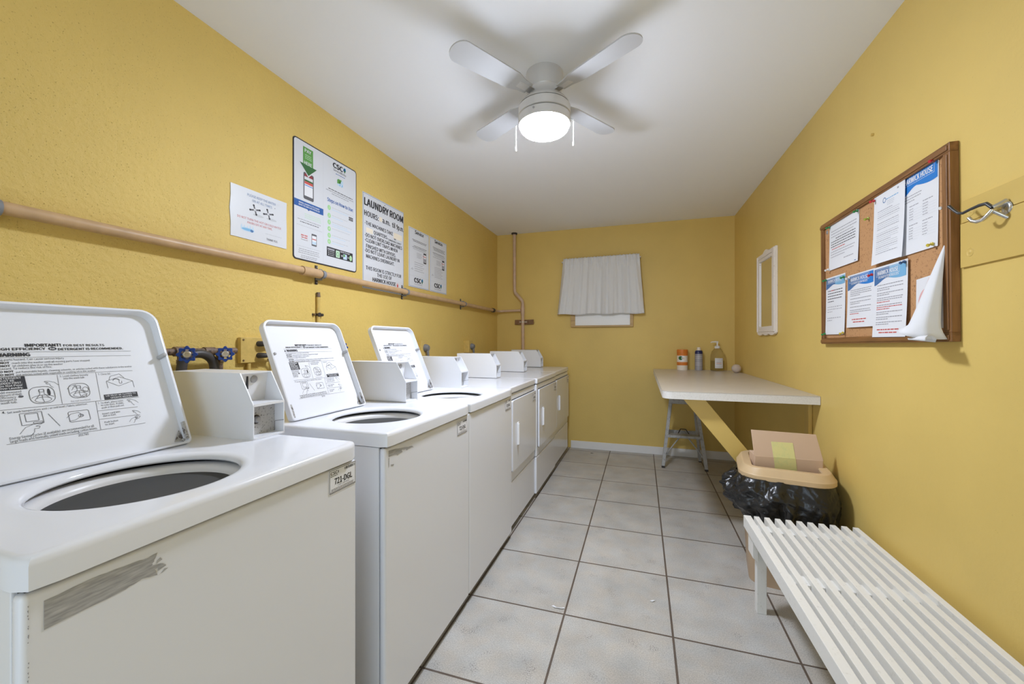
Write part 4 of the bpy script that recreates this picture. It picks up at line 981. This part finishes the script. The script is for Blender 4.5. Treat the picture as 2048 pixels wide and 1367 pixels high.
# the loose sheet curling off the board: a cone-like roll pinned at its top corner
def loose():
    b = B(); nu, nv = 26, 22; vs = []; fs = []
    A = Vector((.188, .326, .010))
    for j in range(nv + 1):
        f = j / nv
        for i in range(nu + 1):
            g = i / nu
            e = Vector((.030 + .200 * g - .03 * max(0, g - .8) / .2, .066 - .052 * g - .016 * math.sin(PI * g * 1.2), .010 + .080 * math.sin(PI * (g * .86 + .02)) ** 1.3))
            q = A + (e - A) * f
            k = max(0, (f - .88) / .12) ** 2
            q.z += .018 * k * math.sin(PI * g * 1.6); q.y += .012 * k * math.sin(5 * g)
            q.z += .004 * math.sin(7 * g + 3 * f) * f
            vs.append(tuple(q))
    for j in range(nv):
        for i in range(nu): q = j * (nu + 1) + i; fs.append((q, q + 1, q + nu + 2, q + nu + 1))
    b.add(vs, fs, 'paper')
    # the turned-up lower corner
    vs = []; fs = []
    for j in range(7):
        a = RAD(-20 + 34 * j)
        for i in range(7):
            g = i / 6; vs.append((.115 + .085 * g + .004 * j, .012 - .004 * g + .018 * math.sin(a) * (.3 + .7 * g) - .022 * (1 - g) * 0, .070 - .028 * g + .02 * (1 - math.cos(a)) * (.3 + .7 * g)))
    for j in range(6):
        for i in range(6): q = j * 7 + i; fs.append((q, q + 1, q + 8, q + 7))
    b.add(vs, fs, 'paper'); return b
o = obj('loose_sheet', loose(), mat=RWf(1.858, 1.243, .0155), smooth=180)
md = o.modifiers.new('thick', 'SOLIDIFY'); md.thickness = .0006
tag(o, 'white sheet curling off the lower right of the corkboard into a loose roll', 'paper')
b = B(); b.poly([(.0, .0), (.15, .0), (.15, .15), (.10, .185), (.004, .178)], 'paper', .0)
b.ring(.060, .085, .046, .058, .016, 'pink', .0006); b.poly([(.055, .150), (.10, .135), (.11, .165), (.07, .176)], 'pink', .0007); b.poly([(.062, .128), (.085, .118), (.090, .134), (.068, .142)], 'red', .0009)
o = obj('sign_sheet', b, mat=RWf(1.836, 1.292, .0150), smooth=0); tag(o, 'white sheet with pale red drawing, half hidden behind the curling paper', 'paper')

def pin(y, z, key, label, off=.016, aim_=(.35, .25)):
    b = B(); b.lathe([(0, .020), (.0048, .020), (.0055, .0185), (.0055, .0165), (.0032, .015), (.0030, .007), (.006, .005), (.0062, .003), (.0, .002)], key, n=16)
    b.tube([(0, 0, -.006), (0, 0, .003)], .0006, 'knobmetal', n=6)
    m_ = RWf(y, z, off) @ Matrix.Rotation(aim_[0], 4, 'X') @ Matrix.Rotation(aim_[1], 4, 'Y')
    o = obj('push_pin', b, mat=m_, smooth=40); tag(o, label, 'push pin', 'push pins on the corkboard')
for y, z, k, lab, off in ((2.505, 1.842, 'pingreen', 'green push pin at the top left corner of the plain typed notice', .018), (2.228, 1.843, 'pingreen', 'green push pin at the top right corner of the plain typed notice', .018),
    (2.080, 1.840, 'pinred', 'red push pin at the top left corner of the typed letter', .024), (1.732, 1.862, 'pinred', 'red push pin at the top right corner of the bright blue-headed sheet', .018),
    (1.738, 1.580, 'pinyellow', 'yellow push pin at the bottom right corner of the bright blue-headed sheet', .020), (1.690, 1.690, 'pinwhite', 'clear white push pin alone in the cork beside the bright blue-headed sheet', .014),
    (2.145, 1.784, 'pinlime', 'lime green push pin alone in the cork left of the typed letter', .014), (2.545, 1.572, 'pingreen', 'green push pin at the top left corner of the narrow blue-headed notice', .018),
    (2.352, 1.560, 'pingreen', 'green push pin at the top right corner of the narrow blue-headed notice', .018), (2.546, 1.288, 'pingreen', 'green push pin at the bottom left corner of the narrow blue-headed notice', .022),
    (2.349, 1.290, 'pinyellow', 'yellow push pin at the bottom right corner of the narrow blue-headed notice', .022), (2.300, 1.548, 'pinwhite', 'white push pin at the top left of the laundry notice', .018),
    (2.090, 1.531, 'pinred', 'red push pin between the laundry and dumpster notices', .026), (2.507, 1.622, 'pinwhite', 'white push pin at the bottom left corner of the plain typed notice', .022),
    (1.878, 1.546, 'pinblue', 'dark blue push pin at the top right corner of the dumpster notice', .024)):
    pin(y, z, k, lab, off)

# batten boards and the hook beside the board
t = thing('wall_batten', 'yellow-painted wooden batten fixed to the right wall beside the corkboard', 'batten', mat=RWf(1.638, 1.478, .0005))
b = B(); b.box((0, 0, 0), (2.60, .1375, .0075), 'yelwood'); obj('lower_board', b, t, smooth=0, bevel=.0012)
b = B(); b.box((0, .1395, 0), (2.60, .208, .006), 'yelwood'); obj('upper_board', b, t, smooth=0, bevel=.0015)
for u, v, w in ((.040, .043, .0075), (.040, .166, .006)):
    b = B(); b.lathe([(0, w + .0022), (.003, w + .002), (.0055, w + .0006), (.010, w + .0002), (.0125, w + .0012), (.014, w + .0)], 'yelwood', (u, v, 0), n=24); obj('painted_screw', b, t, smooth=50)
t = thing('coat_hook', 'black and chrome coat hook sticking out of the wall batten beside the corkboard', 'hook', mat=RWf(1.470, 1.60, .0085))
b = B(); b.lathe([(0, .004), (.012, .004), (.016, .002), (.017, 0)], 'chrome', (0, .016, 0), n=24); b.tube([(0, .034, .001), (0, .026, .016), (-.004, .02, .028)], .006, 'chrome', n=12, radii=[.008, .007, .006]); b.tube([(.004, -.012, .001), (.002, -.002, .014), (-.004, .01, .026)], .005, 'chrome', n=12); obj('mount', b, t, smooth=50)
b = B(); b.tube([(-.004, .020, .028), (-.018, .036, .032), (-.040, .038, .034), (-.066, .034, .040), (-.084, .030, .044), (-.096, .034, .047), (-.108, .046, .050), (-.118, .058, .052), (-.124, .064, .053)], .005, 'hookblack', n=12, radii=[.005, .005, .0045, .004, .004, .004, .004, .0045, .005]); obj('upper_prong', b, t, smooth=50)
b = B(); b.tube([(-.004, .014, .028), (-.010, .002, .034), (-.022, -.008, .038), (-.036, -.009, .042), (-.048, -.003, .045), (-.056, .008, .047)], .005, 'chrome', n=12); obj('lower_prong', b, t, smooth=50)
b = B(); b.lathe([(0, .012), (.005, .011), (.0065, .006), (.006, 0)], 'yelwood', n=14); o = obj('wall_peg', b, mat=RWf(2.14, 2.143), smooth=50); tag(o, 'small yellow-painted plug sticking out of the bare right wall above the corkboard', 'wall plug')

# ------------------------------------------------------------------ folding table in the corner
TZ = .940
t = thing('folding_table', 'beige laminate table top fixed into the back right corner on a yellow brace', 'table', (.54, 3.68, 0))
b = B(); x0, x1, y0, y1 = .125 - .54, RX(3.7) - .004 - .54, 2.655 - 3.68, BY - .002 - 3.68
pl = [(x0 + .06, y0), (RX(2.66) - .002 - .54, y0 + .003), (RX(4.7) - .002 - .54, y1), (x0, y1), (x0, y0 + .06)]
# rounded front-left corner
arc_ = [(x0 + .06 - .06 * math.sin(RAD(90 * i / 8)), y0 + .06 - .06 * math.cos(RAD(90 * i / 8))) for i in range(9)]
pl = [(RX(2.66) - .002 - .54, y0 + .003), (RX(4.7) - .002 - .54, y1), (x0, y1)] + arc_[::-1]
b.prism(pl, TZ - .003, TZ, 'laminate'); obj('laminate_top', b, t, smooth=30)
b = B(); b.prism([(x * .9985 + .0004, y * .999) for x, y in pl], TZ - .048, TZ - .0035, 'lamedge'); obj('edge_core', b, t, smooth=30)
b = B(); b.prism([(.245 - .54, TZ - .049), (.372 - .54, TZ - .049), (.945 - .54, .165), (.945 - .54, .02)], 2.728 - 3.68, 2.766 - 3.68, 'yelwood', 1); obj('brace', b, t, smooth=0, bevel=.002)
b = B(); b.box((RX(2.75) - .022 - .54, 2.768 - 3.68, .20), (RX(2.75) - .002 - .54, 2.83 - 3.68, TZ - .049), 'yelwood'); obj('wall_cleat', b, t, smooth=0, bevel=.002)
b = B(); b.box((.18 - .54, BY - .022 - 3.68, TZ - .10), (RX(BY) - .004 - .54, BY - .003 - 3.68, TZ - .049), 'yelwood'); obj('back_cleat', b, t, smooth=0)

# things on the table
t = thing('wipes_canister', 'white and orange canister of wipes at the left on the table', 'canister', (.415, 4.63, TZ))
b = B(); b.lathe([(0, 0), (.052, 0), (.053, .004), (.053, .175), (.051, .180)], 'ivory', n=36); cb_ = obj('body', b, t, smooth=40)
b = B(); b.lathe([(.0555, .0), (.0555, .008), (.0545, .012)], 'orange', n=4)
b = B(); b.lathe([(.052, .178), (.0545, .182), (.0545, .210), (.052, .216), (.0, .217)], 'orange', n=36); obj('cap', b, t, smooth=40)
b = B(); b.lathe([(.0533, .050), (.0536, .052), (.0536, .082), (.0533, .084)], 'orange', n=36); b.lathe([(.0533, .152), (.0536, .153), (.0536, .177), (.0533, .178)], 'orange', n=36)
for (ac, zc, aw, zh, key, rr_) in ((262, .122, 40, .030, 'label', .0541), (247, .126, 24, .021, 'dgreen', .0546)):
    n = 28; b.add([(rr_ * math.cos(RAD(ac + aw * math.cos(2 * PI * i / n))), rr_ * math.sin(RAD(ac + aw * math.cos(2 * PI * i / n))), zc + zh * math.sin(2 * PI * i / n)) for i in range(n)] + [(rr_ * math.cos(RAD(ac)) * 1.01, rr_ * math.sin(RAD(ac)) * 1.01, zc)], [(i, (i + 1) % n, n) for i in range(n)], key)
o = obj('label', b, t, smooth=60)
t = thing('spray_can', 'navy and silver spray can between the wipes and the soap on the table', 'spray can', (.575, 4.63, TZ))
b = B(); b.lathe([(0, 0), (.036, 0), (.038, .004), (.038, .172)], 'silver', n=32); obj('body', b, t, smooth=40)
b = B(); b.lathe([(.038, .172), (.0382, .174), (.037, .196), (.030, .206), (.024, .208)], 'navy', n=32); obj('shoulder', b, t, smooth=50)
b = B(); b.lathe([(.024, .206), (.022, .212), (.019, .214), (.018, .238), (.014, .241), (0, .241)], 'ivory', n=24); obj('cap', b, t, smooth=40)
b = B()
for z in (.055, .074, .125, .142): b.lathe([(.0384, z), (.0386, z + .001), (.0384, z + .003)], 'paper', n=20, a0=RAD(200), a1=RAD(330))
obj('label_lines', b, t, smooth=60)
t = thing('soap_bottle', 'large clear pump bottle of amber soap on the back of the table', 'soap bottle', (.752, 4.635, TZ))
def bottle(s): return [(0, 0), (.058 * s, 0), (.064 * s, .006), (.066 * s, .03), (.065 * s, .12), (.062 * s, .165), (.050 * s, .200), (.032 * s, .222), (.022 * s, .230), (.020 * s, .242)]
b = B(); b.lathe(bottle(1), 'clearplastic', n=40); obj('bottle', b, t, smooth=60)
b = B(); b.lathe([(0, .004), (.054, .004), (.0605, .010), (.062, .03), (.0612, .10), (0, .10)], 'liquid', n=40); obj('soap', b, t, smooth=60)
b = B(); b.lathe([(.024, .230), (.025, .234), (.025, .252), (.020, .256), (.010, .258), (.0075, .262), (.0075, .296), (0, .296)], 'plastic', n=24); b.tube([(.008, 0, .296), (-.02, -.004, .298), (-.052, -.010, .296), (-.064, -.012, .290)], .0065, 'plastic', n=12, radii=[.009, .008, .006, .0045]); obj('pump', b, t, smooth=50)
b = B(); b.lathe([(.0668, .028), (.0670, .03), (.0662, .128), (.0655, .130)], 'paper', n=16, a0=RAD(-118), a1=RAD(-50)); lb = obj('label', b, t, smooth=60)
b = B()
for z0 in (.034, .108):
    for i in range(7):
        a = RAD(-114 + 9 * i); a2 = RAD(-110 + 9 * i)
        for k in range(2): b.add([(.0675 * math.cos(a), .0675 * math.sin(a), z0 + k * .009), (.0675 * math.cos(a2), .0675 * math.sin(a2), z0 + .006 + k * .009), (.0675 * math.cos(a2 + .025), .0675 * math.sin(a2 + .025), z0 + .006 + k * .009), (.0675 * math.cos(a + .025), .0675 * math.sin(a + .025), z0 + k * .009)], [(0, 3, 2, 1)], 'dgrey')
for i in range(3):
    a, a2 = RAD(-106), RAD(-66); z = .088 - i * .012; n = 6
    for k in range(n): q, q2 = a + (a2 - a) * k / n, a + (a2 - a) * (k + 1) / n; b.add([(.0674 * math.cos(q), .0674 * math.sin(q), z), (.0674 * math.cos(q2), .0674 * math.sin(q2), z), (.0674 * math.cos(q2), .0674 * math.sin(q2), z + .004), (.0674 * math.cos(q), .0674 * math.sin(q), z + .004)], [(0, 1, 2, 3)], 'orange' if i == 1 else 'mgrey')
obj('label_pattern', b, lb, smooth=0)
bm = bmesh.new(); bmesh.ops.create_icosphere(bm, subdivisions=4, radius=.0425)
for v in bm.verts: v.co *= 1 + .03 * noise.noise(v.co * 30); v.co.z *= .96
b = B(); b.frombm(bm, 'ball'); o = obj('dryer_ball', b, loc=(.876, 4.37, TZ + .0405), smooth=180); tag(o, 'round beige wool dryer ball on the table beside the right wall', 'ball')

# ------------------------------------------------------------------ step ladder under the table
t = thing('step_ladder', 'small worn aluminium step ladder standing under the far end of the table', 'step ladder', (.40, 4.40, 0))
def leg(pa, pb, w=.055, d=.030):
    b = B(); a, c = Vector(pa), Vector(pb); dr = (c - a).normalized(); x = Vector((1, 0, 0)); x = (x - dr * x.dot(dr)).normalized(); y = dr.cross(x)
    vs = []
    for q in (a, c):
        for sx, sy in ((-1, -1), (1, -1), (1, 1), (-1, 1)): vs.append(q + x * sx * d / 2 + y * sy * w / 2)
    b.add(vs, [(0, 3, 2, 1), (4, 5, 6, 7), (0, 1, 5, 4), (1, 2, 6, 5), (2, 3, 7, 6), (3, 0, 4, 7)], 'stool'); return b
HZ = .66
for sx in (-1, 1):
    l_ = obj('leg', leg((sx * .195, -.15, .012), (sx * .115, -.01, HZ)), t, smooth=0, bevel=.002); b = B(); b.box((sx * .195 - .014, -.178, 0), (sx * .195 + .014, -.128, .02), 'toe'); obj('foot', b, l_, smooth=0)
    l_ = obj('leg', leg((sx * .175, .15, .012), (sx * .105, .03, HZ), .040, .026), t, smooth=0, bevel=.002); b = B(); b.box((sx * .175 - .012, .13, 0), (sx * .175 + .012, .168, .02), 'toe'); obj('foot', b, l_, smooth=0)
b = B(); b.bbox((-.125, -.05, HZ - .045), (.125, .07, HZ), 'stool', .006); obj('top_step', b, t, smooth=40)
b = B(); b.bbox((-.152, -.135, .292), (.152, -.035, .318), 'stool', .004); obj('step', b, t, smooth=40)
b = B(); b.bbox((-.14, .085, .285), (.14, .10, .325), 'stool', .003); obj('rear_rail', b, t, smooth=40)
for s_ in (-1, 1):
    b = B(); b.tube([(s_ * .175, -.125, .11), (s_ * .04, -.09, .292)], .006, 'stool', n=8); obj('diagonal_brace', b, t, smooth=40)
b = B(); b.tube([(-.06, -.03, .29), (-.02, .03, .35), (.03, .03, .35), (.07, -.03, .29)], .005, 'darkmetal', n=8); obj('spreader', b, t, smooth=40)

# ------------------------------------------------------------------ waste bin, bag and the box in it
BINX, BINY, BINR = .715, 2.482, RAD(-9)
t = thing('waste_bin', 'beige plastic waste bin with tan rim between the bench and table', 'waste bin', (BINX, BINY, 0), BINR)
def tapered(b, w0, d0, r0, z0, w1, d1, r1, z1, key, n=6, cap=True):
    lo = rrect(-w0, -d0, w0, d0, r0, n); hi = rrect(-w1, -d1, w1, d1, r1, n); m = len(lo)
    b.add([(x, y, z0) for x, y in lo] + [(x, y, z1) for x, y in hi], [(i, (i + 1) % m, m + (i + 1) % m, m + i) for i in range(m)] + ([tuple(range(m))[::-1]] if cap else []), key)
b = B(); tapered(b, .160, .155, .07, 0, .190, .185, .085, .572, 'binbody'); tapered(b, .155, .150, .07, .004, .186, .181, .083, .572, 'binbody', cap=True); obj('body', b, t, smooth=40)
b = B(); n = 8
ls = [(rrect(-.205, -.202, .205, .202, .10, n), .548), (rrect(-.210, -.207, .210, .207, .105, n), .552), (rrect(-.210, -.207, .210, .207, .105, n), .572), (rrect(-.205, -.202, .205, .202, .10, n), .578),
      (rrect(-.190, -.190, .190, .190, .09, n), .604), (rrect(-.183, -.184, .183, .184, .085, n), .608), (rrect(-.150, -.150, .150, .150, .03, n), .606), (rrect(-.146, -.146, .146, .146, .028, n), .600), (rrect(-.150, -.150, .150, .150, .03, n), .56)]
m = len(ls[0][0]); vs = [(p[0], p[1], z) for l, z in ls for p in l]; fs = []
for k in range(len(ls) - 1):
    for i in range(m): j = (i + 1) % m; fs.append((k * m + i, k * m + j, (k + 1) * m + j, (k + 1) * m + i))
b.add(vs, fs, 'bintan'); obj('rim', b, t, smooth=35)

def bag():
    b = B(); nu, nv = 260, 48; vs = []; fs = []
    r = random.Random(11)
    base = rrect(-.198, -.195, .198, .195, .095, 12)
    # resample outline evenly
    per = []; L_ = 0
    for p, q in zip(base, base[1:] + base[:1]): per.append(L_); L_ += math.hypot(q[0] - p[0], q[1] - p[1])
    def at(s):
        s = (s % 1) * L_; k = max(i for i in range(len(per)) if per[i] <= s + 1e-9); p, q = base[k], base[(k + 1) % len(base)]
        l = math.hypot(q[0] - p[0], q[1] - p[1]) or 1; f = (s - per[k]) / l; return p[0] + (q[0] - p[0]) * f, p[1] + (q[1] - p[1]) * f
    for j in range(nv + 1):
        f = j / nv
        for i in range(nu):
            x, y = at(i / nu); l = math.hypot(x, y); nx, ny = x / l, y / l
            a = math.atan2(y, x)
            left = max(0, -math.cos(a - .55)) ** 2            # slack gathers on the room side
            hang = .255 - .05 * left + .02 * math.sin(a * 3 + 1) + .012 * math.sin(a * 7)
            z = .556 - hang * f
            bul = .004 + .020 * math.sin(PI * min(1, f * 1.05)) + left * (.035 * math.sin(PI * min(f * 1.1, 1)) + .012)
            q_ = Vector((x * 11, y * 11, z * 5)); cr = (.30 - abs(noise.noise(q_))) * .042 + (.25 - abs(noise.noise(Vector((x * 24 + 3, y * 24, z * 17))))) * .026 + (.2 - abs(noise.noise(Vector((x * 60, y * 60, z * 45))))) * .009
            pl_ = .010 * math.sin(a * 13 + 4 * f + 2 * math.sin(a * 4)) * (.4 + left)
            o_ = bul + (cr + pl_) * min(1, f * 4 + .25) * (.5 + .9 * left)
            o_ = max(o_, .003)
            vs.append((x + nx * o_, y + ny * o_, z))
    for j in range(nv):
        for i in range(nu): k = (i + 1) % nu; fs.append((j * nu + i, (j + 1) * nu + i, (j + 1) * nu + k, j * nu + k))
    b.add(vs, fs, 'bag'); return b
bg = thing('bin_bag', 'black plastic bag folded down over the rim of the waste bin', 'bin bag', (BINX, BINY, 0), BINR)
o = obj('folded_skirt', bag(), bg, smooth=180); md = o.modifiers.new('thick', 'SOLIDIFY'); md.thickness = .0008
b = B(); cen = Vector((-.215, -.03, .455)); n = 14
vs = []; fs = []
for j in range(7):
    f = j / 6
    for i in range(n):
        a = 2 * PI * i / n; rr_ = (.075 * (1 - f) ** 1.4 + .003) * (1 + .4 * math.sin(4 * a + 3 * f)); vs.append((-.195 - .105 * f, -.05 - .05 * f + rr_ * math.cos(a) * 1.1, .455 + .030 * f + rr_ * math.sin(a)))
for j in range(6):
    for i in range(n): fs.append((j * n + i, j * n + (i + 1) % n, (j + 1) * n + (i + 1) % n, (j + 1) * n + i))
b.add(vs, fs, 'bag'); obj('knotted_corner', b, bg, smooth=180)
t = thing('cardboard_box', 'flat-topped brown cardboard box stuffed upright into the waste bin', 'cardboard box', (.72, 2.415, .50), RAD(0))
a = RAD(20); bmx = Matrix.Rotation(-a, 4, 'X')
b = B(); b.box((-.150, 0, -.05), (.155, .115, .145), 'card'); bx_ = obj('carton', b, t, smooth=0, bevel=.003)
b = B(); b.prism([(-.152, .144), (.156, .143), (.135, .272), (-.160, .278)][::-1], .001, .006, 'card', 1); fl = obj('flap', b, t, smooth=0, bevel=.0015, mat=Matrix.Translation((0, 0, .144)) @ Matrix.Rotation(RAD(-14), 4, 'X') @ Matrix.Translation((0, 0, -.144)))
b = B(); b.prism([(-.064, .144), (.034, .144), (.028, .222), (-.070, .222)], -.0006, .0008, 'tape', 1)
for i in range(3): b.dash(-.056, .165 - i * .0, -.05, .001, 'dgrey') if False else None
obj('tape', b, fl, smooth=0)
b = B(); b.prism([(-.056, .07), (.042, .07), (.035, .145), (-.064, .145)], -.0016, -.0004, 'tape', 1); obj('tape', b, bx_, smooth=0)

# ------------------------------------------------------------------ slatted bench
BA = RAD(.8)
t = thing('slatted_bench', 'white-painted slatted wooden bench along the right wall', 'bench', (.69, 2.17, 0), BA)
bx0, bx1, bl = -.226, .232, 1.85
ns = 11; pitch = (bx1 - bx0 - .026) / (ns - 1)
for i in range(ns):
    x = bx0 + pitch * i; wd = .0225 if i else .031; ext = .0 if i else .0
    b = B(); b.prism([(x, .376 if i else .366), (x + wd, .376 if i else .366), (x + wd, .420), (x, .420)], -bl, 0, 'benchpaint', 1)
    # nose of each slat is cut back underneath
    o = obj('slat', b, t, smooth=30, bevel=.0022)
for y in (-.095, -.50, -1.05, -1.55):
    b = B(); b.box((bx0 + .028, y - .032, .350), (bx1 - .004, y + .032, .3755), 'benchpaint'); 
    for i in range(ns - 1): b.box((bx0 + pitch * i + (.023 if i else .0315), y - .03, .3755), (bx0 + pitch * (i + 1) - .0005, y + .03, .404), 'benchpaint')
    obj('cross_rail', b, t, smooth=0, bevel=.001)
for y in (-.030, -1.62):
    for x in (bx0 + .040, bx1 - .075):
        b = B(); b.prism([(x, 0), (x + .040, 0), (x + .040, .352), (x, .352)], y - .036, y + .0, 'benchpaint', 1); obj('leg', b, t, smooth=0, bevel=.002)
    b = B(); b.box((bx0 + .032, y + .0005, .28), (bx1 - .03, y + .022, .352), 'benchpaint'); obj('leg_rail', b, t, smooth=0, bevel=.002)
    b = B(); b.prism([(bx0 + .018, .262), (bx0 + .0395, .245), (bx0 + .0395, .352), (bx0 + .018, .352)], y - .06, y + .020, 'benchpaint', 1); obj('gusset', b, t, smooth=0, bevel=.001)

# litter on the floor
def scrap(pts, x, y, key, label, cat, z=.0012, name='paper_scrap'):
    b = B(); n = len(pts); vs = [(px, py, z + .002 * ((i * 7) % 3)) for i, (px, py) in enumerate(pts)]; b.add(vs + [(p[0], p[1], p[2] + .0008) for p in vs], [tuple(range(n))[::-1], tuple(range(n, 2 * n))] + [(i, (i + 1) % n, n + (i + 1) % n, n + i) for i in range(n)], key)
    o = obj(name, b, loc=(x, y, 0), smooth=0); tag(o, label, cat)
scrap([(-.032, .004), (-.01, -.005), (.02, -.004), (.034, .006), (.026, .009), (.02, .001), (-.006, .002), (-.022, .01)], -.372, 1.858, 'paper', 'thin torn white paper scrap on the floor near the washers', 'scrap')
scrap([(-.012, .0), (.0, -.008), (.013, .002), (.004, .010)], .050, 2.045, 'paper', 'tiny white paper scrap on a tile in the middle of the floor', 'scrap')
scrap([(-.02, .004), (.0, -.006), (.022, -.002), (.010, .006), (-.004, .010)], -.52, 4.52, 'leaf', 'small dark dry leaf on the floor near the farthest dryer', 'leaf', name='dry_leaf')

# ------------------------------------------------------------------ light, sky, camera
wld = bpy.data.worlds.new('sky'); S.world = wld; wld.use_nodes = True
wld.node_tree.nodes['Background'].inputs[0].default_value = (.70, .85, 1.0, 1); wld.node_tree.nodes['Background'].inputs[1].default_value = 3.3
ld = bpy.data.lights.new('fill_doorway_portal', 'AREA'); ld.shape = 'RECTANGLE'; ld.size = 1.75; ld.size_y = 2.06; ld.cycles.is_portal = True
lo = bpy.data.objects.new('fill_doorway_portal', ld); COL.objects.link(lo); lo.location = (-.175, RY - .05, 1.03); lo.rotation_euler = (RAD(90), 0, 0)  # samples the sky fill entering by the added rear doorway

cam = bpy.data.cameras.new('camera'); cam.sensor_width = 36; cam.lens = 804.985 / 2048 * 36
cam.shift_y = -(683.5 - 680.73) / 2048; cam.clip_start = .02
co = bpy.data.objects.new('camera', cam); COL.objects.link(co)
co.location = (0, 0, 1.2505); co.rotation_euler = (RAD(90), 0, .310862539)
S.camera = co
S.view_settings.view_transform = 'Standard'; S.view_settings.look = 'None'; S.view_settings.gamma = 1; S.view_settings.exposure = -.34
S.view_settings.use_curve_mapping = False
S.cycles.use_denoising = True; S.cycles.max_bounces = 12; S.cycles.diffuse_bounces = 8; S.cycles.glossy_bounces = 5
S.cycles.sample_clamp_indirect = 6
